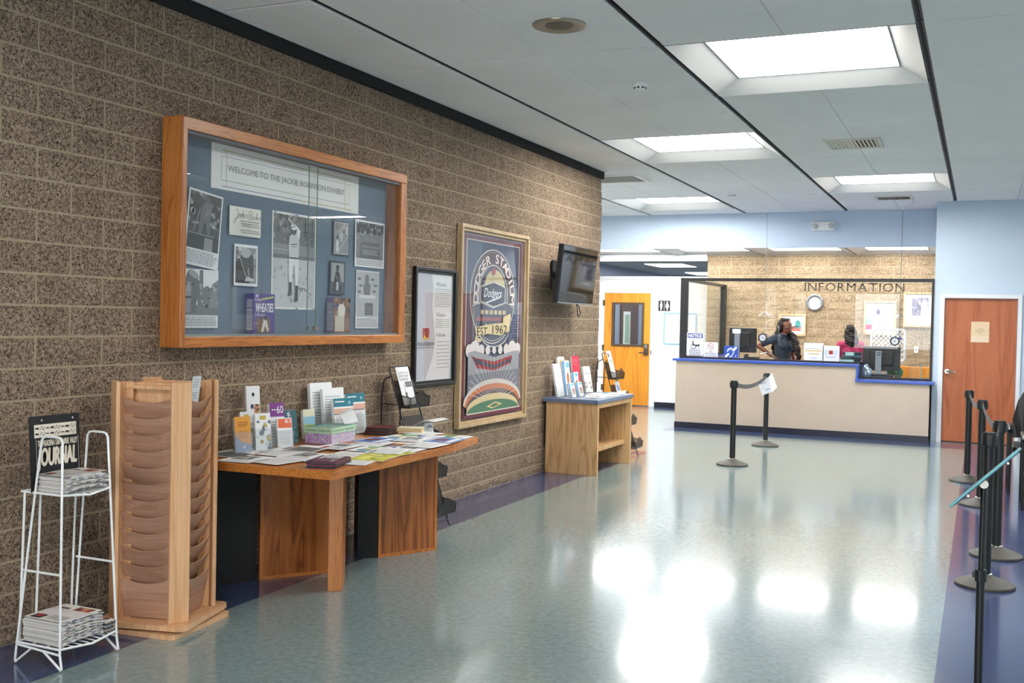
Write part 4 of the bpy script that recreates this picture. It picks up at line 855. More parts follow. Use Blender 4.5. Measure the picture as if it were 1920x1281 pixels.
for k in range(4):
    R_ = RZ(PI/2*k)
    # corner post set diagonally, then two thin stiles beside the pocket column
    OB('corner_post', Bx(-0.051, -0.011, TZ0, 0.051, 0.011, TZ1), M_BEECH, bt, R_ @ TR(ha-0.012, -ha+0.012, 0) @ RZ(PI/4), bevel=0.004)
    OB('stile', Bx(-0.150, -0.185, TZ0, -0.138, -0.10, TZ1-0.005), M_BEECH, bt, R_)
    OB('stile', Bx(0.138, -0.185, TZ0, 0.150, -0.10, TZ1-0.005), M_BEECH, bt, R_)
    OB('back_panel', Bx(-0.138, -0.118, TZ0, 0.138, -0.11, TZ1-0.01), M_BEECH, bt, R_)
    for i in range(12):
        zb = 0.272+0.083*(i-1) if i else TZ0+0.004
        ztop = 0.272+0.083*i+0.005
        y_b = -0.135 if i else -0.15; yt = -0.190
        zl = zb-0.06 if i else zb
        if i: y_b = -0.122
        m = MB(); n = 10; vs = []; fs = []
        for j in range(n+1):
            x = -0.137+0.274*j/n; sag = 0.030*(1-(2*j/n-1)**2)
            for (zz, yy) in ((zl, y_b), (ztop-sag, yt)):
                vs += [(x, yy, zz), (x, yy+0.007, zz)]
        for j in range(n):
            o_ = 4*j; fs += [(o_, o_+4, o_+6, o_+2), (o_+1, o_+3, o_+7, o_+5), (o_+2, o_+6, o_+7, o_+3), (o_, o_+1, o_+5, o_+4)]
        fs += [(0, 2, 3, 1), (4*n, 4*n+1, 4*n+3, 4*n+2)]
        m.add(vs, fs); pk_ = OB('pocket', m, M_BEECHP, bt, R_); pk_.data.materials.append(M_BEECH)
        for j in range(n): pk_.data.polygons[4*j+2].material_index = 1
p = Print(0.09, 0.16, s(214, 218, 222), .002); p.lines(.012, .04, .078, .08, 4, g(130), .4, .2, 1); p.lines(.012, .1, .078, .15, 4, g(170), .4, .2, 2)
o = p.obj('leaflet', TR(-3.86, 4.27, 0) @ RZ(math.radians(14)) @ basis((0.172, -0.085, 1.135), (0, 1, 0), (0.12, 0, 1))); tag(o, 'pale leaflet in the top right pocket of the beech tower', 'leaflet')

# ================================================================ OAK BROCHURE TABLE
t1 = thing('brochure_table', 'long oak brochure table against the block wall with angled panel legs', 'table', (0, 0, 0))
TZ = 0.78
POLY = [(-4.222, 4.72), (-3.145, 4.752), (-3.147, 6.166), (-3.235, 6.72), (-4.222, 6.86)]
OB('tabletop', MB().prism([(x+(0.004 if x < -4 else -0.02), y) for x, y in POLY], TZ-0.038, TZ), M_OAK, t1)
ed = MB()
for (a, b) in ((0, 1), (1, 2), (2, 3), (3, 4)):
    pa, pb = Vector(POLY[a]), Vector(POLY[b]); d = (pb-pa).normalized(); nn = Vector((d.y, -d.x))
    q = [pa, pb, pb-nn*0.022, pa-nn*0.022]
    m = MB().prism([(v.x, v.y) for v in q], TZ-0.044, TZ+0.002); OB('edge_band', m, M_OAK, t1, bevel=0.002)
def board(name, p0, p1, th, z0, z1, mat, trim=None):
    a, b = Vector(p0), Vector(p1); d = (b-a).normalized(); nn = Vector((d.y, -d.x))*th
    o = OB(name, MB().prism([(a.x, a.y), (b.x, b.y), (b-nn).to_tuple()[:2], (a-nn).to_tuple()[:2]][::1], z0, z1), mat, t1, bevel=0.002)
    if trim:
        e = Vector((d.y, -d.x))*0.004
        for (s0, s1, za, zb) in ((a, a+d*0.02, z0, z1), (b-d*0.02, b, z0, z1), (a+d*.02, b-d*.02, z0, z0+0.02)):
            OB('edge_strip', MB().prism([((s0+e).x, (s0+e).y), ((s1+e).x, (s1+e).y), (s1.x, s1.y), (s0.x, s0.y)], za, zb), M_OAKV, o)
    return o
board('leg_panel', (-3.968, 5.215), (-3.655, 5.65), 0.03, 0.0, TZ-0.044, M_OAKD, True)
board('leg_panel', (-3.656, 6.081), (-3.427, 6.478), 0.03, 0.0, TZ-0.044, M_OAKD, True)
board('leg_post', (-3.462, 5.196), (-3.391, 5.236), 0.32, 0.0, TZ-0.044, M_OAKV)
M_SHADEBLK = plain('under_table_shade', s(16, 15, 14), 0.6)  # black colour standing in for the deep shade under the tabletop
board('inner_panel', (-3.76, 5.985), (-3.66, 6.078), 0.03, 0.0, TZ-0.044, M_SHADEBLK)  # pedestal board coloured black for the shade it stands in
board('inner_panel', (-4.20, 4.80), (-3.985, 5.205), 0.03, 0.0, TZ-0.044, M_SHADEBLK)  # board added to darken the shaded space below the table's left end
board('leg_panel', (-4.19, 6.62), (-3.70, 6.62), 0.03, 0.0, TZ-0.044, M_OAKD)

# sheets spread on the table
def sheet(x, y, kind, label, rot=0.0, w_=0.279, h_=0.216, z=TZ+0.0025, n=1, seed=1, name='leaflet'):
    base = WH; p = Print(w_, h_, base, 0.0012*n)
    r = random.Random(seed)
    if kind == 'photo': p.rect(w_*.35, h_*.3, w_*.9, h_*.85, g(150)); p.speck(w_*.35, h_*.3, w_*.9, h_*.85, 12, [g(90), g(190), g(60)], .01, .03, seed); p.lines(w_*.05, h_*.1, w_*.3, h_*.85, 8, g(140), .35, .2, seed)
    elif kind == 'dark': p.rect(w_*.04, h_*.05, w_*.7, h_*.95, g(84)); p.rect(w_*.05, h_*.6, w_*.66, h_*.9, g(110)); p.lines(w_*.06, h_*.1, w_*.9, h_*.5, 5, g(140), .35, .3, seed)
    elif kind == 'teal': p.rect(0, h_*.7, w_, h_, s(60, 130, 140)); p.lines(w_*.06, h_*.1, w_*.9, h_*.6, 8, g(130), .35, .2, seed); p.rect(w_*.6, h_*.2, w_*.9, h_*.5, s(200, 150, 120))
    elif kind == 'yellow': p.rect(0, 0, w_, h_, s(214, 206, 64)); p.rect(w_*.1, h_*.55, w_*.8, h_*.85, s(236, 230, 120)); p.speck(w_*.1, h_*.1, w_*.9, h_*.5, 8, [s(120, 150, 60), s(240, 240, 220)], .01, .03, seed)
    elif kind == 'blue': p.rect(0, 0, w_, h_, s(88, 128, 196)); p.rect(w_*.08, h_*.1, w_*.92, h_*.3, WH); p.ell(w_*.5, h_*.6, w_*.24, h_*.24, s(120, 66, 70)); p.rect(w_*.1, h_*.85, w_*.9, h_*.93, s(226, 230, 240))
    elif kind == 'multi': p.ell(w_*.25, h_*.5, h_*.3, h_*.3, s(120, 160, 176)); p.ell(w_*.52, h_*.5, h_*.26, h_*.26, s(226, 206, 150)); p.ell(w_*.78, h_*.5, h_*.28, h_*.28, s(150, 186, 140)); p.rect(0, 0, w_, h_*.12, s(70, 110, 190))
    elif kind == 'orange': p.rect(0, 0, w_, h_, s(74, 70, 92)); p.rect(w_*.5, h_*.1, w_*.95, h_*.9, s(206, 120, 60)); p.lines(w_*.06, h_*.1, w_*.45, h_*.9, 7, g(200), .4, .2, seed)
    elif kind == 'dots':
        for i in range(9): p.rect(w_*(.08+.1*i), h_*.7, w_*(.13+.1*i), h_*.86, s(190, 60, 100)); 
        p.lines(w_*.06, h_*.1, w_*.9, h_*.6, 6, s(190, 150, 170), .35, .2, seed)
    elif kind == 'green': p.rect(0, h_*.5, w_, h_, s(116, 150, 96)); p.speck(0, h_*.5, w_, h_, 12, [s(80, 116, 70), s(170, 190, 140), s(220, 220, 200)], .01, .03, seed); p.lines(w_*.06, h_*.1, w_*.9, h_*.42, 5, g(140), .35, .2, seed)
    elif kind == 'red': p.rect(w_*.06, h_*.62, w_*.4, h_*.8, s(170, 60, 60)); p.rect(w_*.55, h_*.3, w_*.9, h_*.8, g(120)); p.lines(w_*.06, h_*.1, w_*.5, h_*.5, 6, g(130), .35, .2, seed)
    else: p.lines(w_*.06, h_*.12, w_*.92, h_*.88, 11, g(150), .3, .25, seed); p.rect(w_*.06, h_*.84, w_*.5, h_*.92, g(90))
    o = p.obj(name, TR(x, y, z) @ RZ(PI/2+rot) @ TR(-w_/2, -h_/2, 0)); return tag(o, label, 'paper', 'papers on the oak table')
k = 0.9176
SH = [(-4.20, 5.16, 'photo', 'grey and white newsletter at the wall end of the oak table', .06), (-4.03, 5.05, 'dark', 'dark grey flyer at the left end of the oak table', -.1), (-4.05, 5.36, 'teal', 'white flyer with teal header in front of the orange brochures', .1),
      (-3.62, 4.93, 'plain', 'white text sheet on the front left edge of the oak table', -.12), (-3.62, 5.17, 'photo', 'white flyer with grey photo near the front left of the oak table', .05), (-3.79, 5.45, 'dark', 'dark grey flyer in front of the clear brochure holders', .12),
      (-3.69, 5.63, 'red', 'white flyer with a red block in front of the comment box', .0), (-3.46, 5.38, 'plain', 'white text sheet beside the dark magazine stack', .1), (-3.26, 5.16, 'plain', 'white sheet just right of the dark magazine stack', .2),
      (-3.25, 5.34, 'yellow', 'yellow leaflet on the front edge of the oak table, nearer one', .15), (-3.26, 5.52, 'yellow', 'yellow green leaflet on the front edge of the oak table, farther one', -.1), (-3.46, 5.66, 'multi', 'flyer with coloured circles near the middle of the oak table', .08),
      (-3.60, 5.90, 'plain', 'white text sheet in the middle of the oak table', .06), (-3.68, 6.06, 'blue', 'blue flyer with a dark round picture on the oak table', .0), (-3.47, 5.95, 'orange', 'dark flyer with an orange panel on the oak table', .15),
      (-3.29, 5.76, 'red', 'white flyer with photo at the middle of the front edge', .05), (-3.40, 6.16, 'dots', 'white flyer with pink dashes towards the right end of the table', -.05), (-3.50, 6.42, 'plain', 'white text sheet at the far right of the oak table', .12),
      (-3.64, 6.36, 'multi', 'flyer with large pastel circles beside the dark pamphlet box', -.1), (-3.27, 6.02, 'plain', 'white sheet near the kink of the table edge', .0), (-3.29, 6.31, 'blue', 'blue edged flyer near the right end of the oak table', .1), (-3.36, 6.56, 'green', 'green topped flyer overhanging the right end of the oak table', .08),
      (-3.84, 4.90, 'photo', 'white newsletter with a grey picture beside the beech tower', .1), (-3.84, 5.22, 'plain', 'white text sheet behind the front left sheets of the oak table', -.08), (-3.43, 5.14, 'plain', 'white sheet just behind the dark magazine stack', .3),
      (-3.62, 6.58, 'plain', 'white sheet at the far back right of the oak table', -.1), (-3.50, 6.25, 'photo', 'white flyer with a grey photo among the right hand papers', .15), (-3.31, 5.62, 'plain', 'white text sheet between the yellow leaflets and the middle of the edge', .2)]
for i, (x, y, kd, lb, rt) in enumerate(SH):
    if x < -4.1: x = -4.08
    sheet(x, y-(.06 if i == 0 else 0), kd, lb, rt, z=TZ+0.003+0.0016*(i % 7), seed=60+i)
ms = thing('magazine_stack', 'small stack of dark blue and red magazines on the front corner', 'magazines', (-3.32, 4.97, TZ+0.003), 0.25)
for i in range(7):
    OB('magazine', Bx(-0.085+.004*(i % 3), -0.13+.005*(i % 2), 0.0046*i, 0.085+.004*(i % 2), 0.13+.006*(i % 3), 0.0046*i+.004), plain('magazine_%s' % ('navy', 'black', 'red')[i % 3], (s(44, 52, 92), s(24, 24, 28), s(150, 44, 40))[i % 3], .4), ms)
p = Print(.26, .17, s(84, 40, 56), .0008); p.rect(.02, .02, .12, .15, s(110, 60, 70)); p.rect(.15, .03, .25, .15, s(206, 206, 214)); p.text('WEST', .025, .02, .12, .05, WH); p.speck(.1, .04, .2, .15, 10, [s(60, 50, 70), s(150, 90, 90), s(200, 190, 190)], .01, .025, 77)
p.obj('cover', basis((.086, -.13, .0325), (0, 1, 0), (-1, 0, 0)), ms)

# standing literature on the oak table
def holder(x, y, w_, h_, pr, label, rot=0.0, lean=0.17, d=0.035, z=TZ, hb=0.6, name='brochure_holder', cat='brochure holder', grp='clear brochure holders on the oak table', stack=4):
    """clear leaning pocket with a stack of leaflets, front facing +X turned by rot"""
    t = thing(name, label, cat, (x, y, z), rot, grp)
    S = Matrix(((1, 0, -lean, 0), (0, 1, 0, 0), (0, 0, 1, 0), (0, 0, 0, 1)))
    hp = h_*hb; e = .0025; a = w_/2+.006
    m = MB().box(0, -a, .003, e, a, hp, S).box(-d, -a, .003, -d+e, a, h_*.92, S).box(-d, -a, .003, 0, -a+e, hp, S).box(-d, a-e, .003, 0, a, hp, S).box(-d-.012, -a, 0, .006, a, .003)
    OB('pocket', m, M_ACRYL, t)
    lf = Bx(-d+e+.002, -w_/2, .006, -.006-.0015*0, w_/2, h_-.004, S); OB('leaflets', lf, M_PAPER, t)
    u = Vector((0, 1, 0)); v = Vector((-lean, 0, 1))
    pr.obj('front_leaflet', basis((-.006-lean*.006, -w_/2, .006), u, v), t)
    return t
def lf(w_, h_, kind, seed=1):
    p = Print(w_, h_, WH, .0015)
    if kind == 'orange': p.rect(0, 0, w_, h_, s(236, 164, 60)); p.poly([(0, 0), (w_, 0), (w_, h_*.22), (w_*.35, h_*.3), (0, h_*.5)], s(150, 160, 186)); p.lines(w_*.2, h_*.7, w_*.85, h_*.86, 3, s(160, 96, 40), .45, .2, 1); p.lines(w_*.2, h_*.38, w_*.9, h_*.6, 6, s(170, 104, 44), .3, .2, 2); p.ell(w_*.55, h_*.14, w_*.07, w_*.07, WH)
    elif kind == 'tall': p.ell(w_*.5, h_*.86, w_*.1, w_*.14, K); p.rect(w_*.3, h_*.63, w_*.5, h_*.7, s(60, 66, 120)); p.rect(w_*.55, h_*.55, w_*.95, h_*.7, s(206, 150, 110)); p.speck(w_*.55, h_*.55, w_*.95, h_*.7, 6, [s(110, 70, 50), s(60, 40, 40)], .006, .012, 2); p.rect(0, 0, w_*.25, h_*.45, s(80, 120, 150))
    elif kind == '60': p.rect(0, h_*.68, w_, h_, s(136, 70, 146)); p.text('60', w_*.5, h_*.76, w_*.93, h_*.93, WH); p.ell(w_*.2, h_*.84, w_*.05, w_*.05, WH); p.rect(w_*.28, h_*.83, w_*.46, h_*.85, WH); p.lines(w_*.1, h_*.2, w_*.9, h_*.6, 6, g(170), .3, .2, 3)
    elif kind == '83': p.rect(w_*.05, h_*.66, w_*.97, h_*.97, s(236, 112, 72)); p.text('83', w_*.52, h_*.82, w_*.94, h_*.94, WH); p.lines(w_*.1, h_*.1, w_*.9, h_*.6, 7, s(200, 180, 176), .25, .2, 4)
    elif kind == 'blocks': p.speck(0, 0, w_, h_*.8, 16, [s(120, 130, 140), s(196, 176, 90), s(90, 110, 130), s(220, 220, 216)], .01, .03, seed); p.rect(w_*.3, h_*.82, w_*.7, h_*.93, s(206, 180, 90))
    elif kind == 'tealbook': p.rect(0, 0, w_, h_, s(58, 104, 112)); p.glyph; [p.glyph(c_, w_*.34, h_*(.2+.1*i), w_*.28, 1.0, PI/2, WH) for i, c_ in enumerate('PASADENA')]; p.speck(w_*.55, 0, w_, h_*.7, 10, [s(80, 124, 130), s(44, 84, 96), s(120, 150, 150)], .008, .02, 7)
    elif kind == 'card': p.rect(0, 0, w_, h_*.48, s(166, 190, 52)); p.rect(0, h_*.48, w_, h_*.75, s(150, 196, 216)); p.rect(0, h_*.75, w_, h_, s(226, 222, 196)); p.lines(w_*.1, h_*.1, w_*.9, h_*.4, 3, s(90, 110, 40), .3, .2, 3)
    elif kind == 'tealhead': p.rect(0, h_*.78, w_, h_, s(44, 124, 140)); p.text('Community', w_*.08, h_*.9, w_*.6, h_*.95, WH) if False else p.rect(w_*.08, h_*.9, w_*.55, h_*.93, WH); p.ell(w_*.8, h_*.88, w_*.06, w_*.06, s(150, 200, 206)); p.rect(0, h_*.6, w_, h_*.74, s(226, 180, 160)); p.rect(w_*.0, h_*.58, w_*.95, h_*.6, s(40, 90, 130)); p.lines(w_*.08, h_*.05, w_*.92, h_*.55, 14, g(150), .3, .2, seed)
    elif kind == 'pic': p.rect(0, h_*.0, w_*.3, h_, s(90, 150, 196)); p.rect(w_*.45, h_*.8, w_*.95, h_*.95, s(120, 180, 216)); p.ell(w_*.68, h_*.5, w_*.2, h_*.16, s(186, 116, 84)); p.rect(w_*.5, h_*.2, w_*.9, h_*.35, s(206, 150, 120))
    elif kind == 'white': p.lines(w_*.15, h_*.88, w_*.85, h_*.94, 1, g(190), .4, .2, 3)
    elif kind == 'crimson': p.rect(0, 0, w_, h_, s(206, 50, 76)); p.lines(w_*.1, h_*.75, w_*.9, h_*.95, 4, s(236, 130, 140), .3, .2, 2)
    elif kind == 'msg': p.lines(w_*.1, h_*.68, w_*.9, h_*.76, 2, g(90), .5, .1, 2); p.lines(w_*.1, h_*.5, w_*.9, h_*.6, 2, s(150, 170, 150), .3, .1, 2); p.speck(0, 0, w_, h_*.4, 10, [s(206, 160, 140), s(226, 200, 180), s(180, 130, 110)], .01, .025, 3)
    else: p.lines(w_*.1, h_*.1, w_*.9, h_*.85, 14, g(165), .3, .2, seed)
    return p
R0 = math.radians(-28)
holder(-4.02, 5.12, .10, .215, lf(.10, .215, 'orange'), 'clear holder of orange brochures at the left of the oak table', R0)
holder(-4.11, 5.34, .09, .385, lf(.09, .385, 'tall'), 'tall white leaflet rising behind the clear holders', R0, .12, hb=.45)
holder(-4.0, 5.285, .10, .225, lf(.10, .225, 'blocks', 5), 'clear holder of mixed leaflets at the front of the cluster', R0, .12)
holder(-4.10, 5.25, .08, .23, lf(.08, .23, 'blocks', 9), 'clear holder of pale leaflets at the back left of the cluster', R0, .1)
holder(-4.03, 5.47, .10, .275, lf(.10, .275, '60'), 'leaflet with a purple header numbered 60', R0, .12, hb=.5)
holder(-3.96, 5.455, .10, .185, lf(.10, .185, '83'), 'leaflet with an orange header numbered 83', R0, .15)
t = thing('guidebook', 'teal guidebook leaning beside the comment box', 'book', (-4.07, 5.68, TZ), math.radians(-20)); OB('pages', Bx(-.022, -.045, 0, -.003, .045, .215, Matrix(((1, 0, -.2, 0), (0, 1, 0, 0), (0, 0, 1, 0), (0, 0, 0, 1)))), M_PAPER, t)
lf(.095, .22, 'tealbook').obj('cover', basis((-.003, -.0475, 0), (0, 1, 0), (-.2, 0, 1)), t)
cb = thing('comment_box', 'glittery comments and questions box with pale green lid strip', 'box', (-3.825, 5.759, TZ+0.002), math.radians(3))
sp = [s(150, 96, 186), s(110, 190, 120), s(206, 150, 206), s(120, 140, 206), s(226, 206, 160), s(230, 226, 236)]
OB('carton', Bx(-.20, 0, 0, -.002, .30, .075), plain('glitter_lilac', s(190, 160, 206), .3), cb)
OB('lid', Bx(-.206, -.006, .068, .004, .306, .106), plain('pale_green_card', s(176, 214, 176), .6), cb)
q = Print(.198, .068, s(190, 160, 206), .001); q.speck(0, 0, .198, .068, 120, sp, .003, .007, 5); q.obj('side_panel', basis((-.2, 0, 0), (1, 0, 0), (0, 0, 1)), cb)
q = Print(.30, .068, s(206, 190, 214), .001); q.speck(0, 0, .30, .068, 120, [s(214, 180, 200), s(226, 216, 226), s(180, 170, 210), s(190, 214, 200)], .004, .01, 6); q.obj('side_panel', basis((-.002, 0, 0), (0, 1, 0), (0, 0, 1)), cb)
q = Print(.21, .038, s(184, 220, 184), .0006); q.text('Comments Compliments', .012, .006, .198, .03, s(40, 60, 46), .1); q.obj('lid_lettering', basis((-.206, -.0062, .068), (1, 0, 0), (0, 0, 1)), cb)
q = Print(.312, .038, s(184, 220, 184), .0006); q.text('Questions, Ingenuities', .03, .006, .28, .03, s(40, 60, 46), .1); q.poly([(.008, .006), (.02, .02), (.012, .034)], K); q.obj('lid_lettering', basis((.004, -.006, .068), (0, 1, 0), (0, 0, 1)), cb)
q = Print(.30, .20, s(110, 160, 156), .0006); q.speck(0, 0, .3, .2, 14, [s(206, 180, 96), s(80, 130, 150), s(150, 190, 170)], .02, .04, 8); q.obj('lid_top', basis((.0, .003, .106), (0, 1, 0), (-1, 0, 0)), cb)
holder(-4.10, 5.92, .10, .20, lf(.10, .20, 'card'), 'small green and blue card in a clear stand behind the comment box', math.radians(-15), .1, hb=.4)
holder(-4.12, 6.10, .205, .37, lf(.205, .37, 'text', 31), 'tall white sheets in a clear holder against the wall', math.radians(-12), .08, hb=.5)
holder(-4.05, 6.15, .20, .335, lf(.20, .335, 'text', 33), 'second row of white sheets in a clear holder', math.radians(-12), .1, hb=.5)
holder(-3.98, 6.17, .19, .265, lf(.19, .265, 'tealhead', 35), 'teal headed form in a clear holder, the front left one', math.radians(-12), .12, hb=.5)
holder(-4.02, 6.38, .19, .285, lf(.19, .285, 'tealhead', 37), 'teal headed form in a clear holder, the back right one', math.radians(-12), .1, hb=.5)
m = MB(); 
for j in range(7):
    a = j/6; m.v += [Vector((0.02-.08*a, 0, .004+.055*a+.02*math.sin(a*3))), Vector((0.02-.08*a, .13, .012+.085*a+.02*math.sin(a*3)))]
for j in range(6): m.f.append((2*j, 2*j+1, 2*j+3, 2*j+2)); m.c.append(s(206, 208, 206))
o = OB('curled_leaflet', m, M_PRINT, None, TR(-3.9, 6.0, TZ+.108) @ RZ(-.2)); sd = o.modifiers.new('s', 'SOLIDIFY'); sd.thickness = .002; tag(o, 'curled grey leaflet lying on top of the comment box', 'leaflet')
t = thing('pamphlet_tray', 'low box of dark and cream pamphlets at the back of the oak table', 'pamphlets', (-3.89, 6.49, TZ+.002), math.radians(14))
OB('tray', Bx(-.10, -.10, 0, .10, .10, .012), M_BLACK, t)
for i in range(7): OB('pamphlet', Bx(-.095+.002*i, -.1, .013+.006*i, .08+.003*(i % 3), .095, .0185+.006*i), M_BLACK if i % 3 else plain('dark_red_card', s(96, 36, 30), .5), t)
t = thing('pamphlet_stack', 'fanned cream pamphlets beside the dark pamphlet box', 'pamphlets', (-3.76, 6.67, TZ+.002), math.radians(20))
for i in range(6): OB('pamphlet', Bx(-.09, -.07+.008*i, .006*i, .09, .07+.008*i, .006*i+.005), plain('cream_card' if i % 2 else 'gold_card', s(226, 214, 184) if i % 2 else s(206, 170, 100), .6), t)

# ================================================================ WIRE MESH LITERATURE RACKS
def lit_rack(x_, y0, y1, label, papers):
    t = thing('literature_rack', label, 'literature rack', (0, 0, 0), 0, 'black wire mesh literature racks')
    XF, XT, ZT = -3.735, -4.115, 1.235
    fx = lambda z: XF+(XT-XF)*z/ZT
    def w(name, pts, r=.006): return OB(name, MB().tube(pts, r, 8), M_BLACK, t, smooth=True)
    w('front_frame', [(XF+.01, y0, 0.006), (fx(.02), y0, .02), (XT, y0, ZT-.02), (XT-.004, y0+.015, ZT), (XT-.004, y1-.015, ZT), (XT, y1, ZT-.02), (fx(.02), y1, .02), (XF+.01, y1, 0.006)])
    for y in (y0+.01, y1-.01): w('rear_leg', [(XT+.01, y, ZT-.07), (XT-.05, y, ZT-.1), (-4.185, y, ZT-.2), (-4.19, y, 0.006)])
    w('rear_brace', [(-4.19, y0+.01, .95), (fx(.95), y0+.003, .95)], .004); w('rear_brace', [(-4.19, y0+.01, .12), (-4.19, y1-.01, .12)], .004)
    w('foot_bar', [(XF, y0, .06), (XF, y1, .06)], .004); w('rear_brace', [(-4.19, y0+.01, .06), (XF, y0+.003, .04)], .004)
    for i, z in enumerate((.93, .66, .39, .12)):
        x = fx(z); n = 12; m = MB()
        pk = OB('pocket', MB().box(x-.002, y0+.006, z, x, y1-.006, z+.20, Matrix(((1, 0, (XT-XF)/ZT, -(XT-XF)/ZT*z), (0, 1, 0, 0), (0, 0, 1, 0), (0, 0, 0, 1)))), M_MESH, t)
        dx = .085; vs = []; top = []
        for j in range(n+1):
            y = y0+.004+(y1-y0-.008)*j/n; a = 2*j/n-1
            zt_ = z+.075+.055*math.exp(-(a/.45)**2)-.0*abs(a); vs += [(x+dx, y, z), (x+dx+.012, y, zt_)]; top.append((x+dx+.012, y, zt_))
        m.add(vs, [(2*j, 2*j+2, 2*j+3, 2*j+1) for j in range(n)]); m.add([(x, y0+.004, z), (x+dx, y0+.004, z), (x+dx, y1-.004, z), (x, y1-.004, z)], [(0, 3, 2, 1)])
        for yy in (y0+.004, y1-.004): m.add([(x, yy, z), (x+dx, yy, z), (x+dx+.012, yy, z+.075), (x-.03, yy, z+.10)], [(0, 1, 2, 3)])
        OB('pocket_front', m, M_MESH, pk)
        OB('pocket_rim', MB().tube(top, .004, 6).tube([(x-.002, y0+.004, z), (x+dx, y0+.004, z), (x+dx, y1-.004, z), (x-.002, y1-.004, z)], .0045, 6).tube([(x+dx, y0+.004, z), (x+dx+.012, y0+.004, z+.075), (x-.03, y0+.004, z+.10)], .004, 6).tube([(x+dx, y1-.004, z), (x+dx+.012, y1-.004, z+.075), (x-.03, y1-.004, z+.10)], .004, 6), M_BLACK, pk)
    return t, fx
rk, fx = lit_rack(0, 6.965, 7.275, 'black wire mesh literature rack standing behind the oak table', None)
p = Print(.19, .30, s(236, 234, 234)); p.text('LARGEST CLUB', .03, .245, .165, .262, g(90)); p.text('EMPLOYMENT', .03, .218, .165, .236, g(70)); p.text('WORKSHOP', .03, .192, .15, .21, g(80)); p.rect(.02, .185, .024, .275, g(60)); p.rect(.085, .14, .18, .182, g(60)); p.lines(.09, .145, .175, .178, 3, g(190), .4, .1, 2); p.rect(.055, .06, .085, .1, g(90)); p.rect(.06, .1, .064, .17, g(90))
o = p.obj('flyer', basis((fx(.96)+.03, 7.0, .945), (0, 1, 0), (-.30, -.02, 1))); tag(o, 'white employment flyer in the top pocket of the nearer mesh rack', 'flyer')
# bent magazine and card in the second pocket
m = MB(); n = 14; pts = []
for j in range(n+1):
    a = -0.6+math.radians(235)*j/n; pts.append((.075*math.cos(a+PI)*1.0, .075*math.sin(a+PI*.5) if False else .07*math.sin(a)))
arc = [(fx(.70)+.075-.06*math.sin(PI*j/12), .70+.115*(1-math.cos(PI*j/12))/2) for j in range(9)]+[(fx(.70)+.10, .83), (fx(.70)+.16, .838), (fx(.70)+.21, .832)]
vs = []; fs = []
for (x, z) in arc: vs += [(x, 7.0, z), (x, 7.24, z+.004)]
for j in range(len(arc)-1): fs.append((2*j, 2*j+1, 2*j+3, 2*j+2))
m.add(vs, fs, None, s(226, 226, 224)); o = OB('curled_magazine', m, M_PRINT); sd = o.modifiers.new('s', 'SOLIDIFY'); sd.thickness = .003; tag(o, 'magazine curling out of the second pocket of the nearer mesh rack', 'magazine')
p = Print(.13, .14, WH); p.lines(.015, .05, .115, .12, 6, g(150), .3, .2, 2); p.rect(.03, .01, .055, .04, g(70)); p.rect(.08, .01, .105, .04, g(90))
o = p.obj('card', basis((fx(.66)+.112, 7.04, .675), (0, 1, 0), (-.15, 0, 1))); tag(o, 'white card in front of the curled magazine', 'card')
rk2, fx = lit_rack(0, 11.90, 12.21, 'black wire mesh literature rack beyond the slate topped desk', None)
p = Print(.16, .33, WH); p.rect(.02, .25, .07, .30, g(80)); p.rect(.02, .20, .14, .21, g(120)); p.lines(.02, .08, .14, .18, 6, g(160), .3, .2, 2)
o = p.obj('flyer', basis((fx(.96)+.035, 11.95, .945), (0, 1, 0), (-.28, -.02, 1))); tag(o, 'white flyer in the top pocket of the farther mesh rack', 'flyer')
p = Print(.15, .24, s(226, 230, 236)); p.rect(.02, .12, .13, .19, s(130, 150, 190)); p.speck(.02, .1, .13, .2, 8, [s(70, 90, 140), s(180, 180, 190)], .01, .02, 3)
o = p.obj('flyer', basis((fx(.69)+.035, 11.97, .675), (0, 1, 0), (-.28, 0, 1))); tag(o, 'blue printed flyer in the second pocket of the farther mesh rack', 'flyer')
p = Print(.2, .12, s(232, 222, 200)); p.lines(.02, .02, .18, .1, 5, g(170), .3, .2, 2)
o = p.obj('card', basis((fx(.66)+.07, 11.96, .675), (0, 1, 0), (-.2, 0, 1))); tag(o, 'cream card in the second pocket of the farther mesh rack', 'card')

# ================================================================ SLATE TOPPED DESK
t2 = thing('leaflet_desk', 'light oak desk with slate blue top at the end of the block wall', 'desk', (0, 0, 0))
OB('side_panel', Bx(-4.195, 10.365, 0, -3.615, 10.41, .756), M_OAKL, t2, bevel=.002)
OB('side_panel', Bx(-4.195, 11.49, 0, -3.615, 11.535, .756), M_OAKL, t2, bevel=.002)
OB('back_panel', Bx(-4.195, 10.41, .28, -4.165, 11.49, .756), M_OAKL, t2)
OB('apron', Bx(-3.66, 10.41, .705, -3.62, 11.49, .756), M_OAKL, t2)
OB('footrest', Bx(-3.95, 10.41, .23, -3.68, 11.49, .27), M_OAKL, t2)
OB('desktop', Bx(-4.23, 10.335, .756, -3.605, 11.56, .796), M_GREYLAM, t2, bevel=.004)
G2 = 'clear brochure holders on the slate desk'
R2 = math.radians(-14); ZT2 = .796
def h2(*a, **k): return holder(*a, z=ZT2, grp=G2, **k)
h2(-4.06, 10.47, .13, .36, lf(.13, .36, 'white'), 'tall blank white leaflet at the left of the slate desk', R2, .22, hb=.35)
h2(-4.15, 10.70, .12, .42, lf(.12, .42, 'blocks', 13), 'cream leaflet standing at the back of the slate desk', R2, .05, hb=.3)
h2(-4.08, 10.72, .13, .38, lf(.13, .38, 'pic'), 'blue leaflet with a portrait on the slate desk', R2, .12, hb=.35)
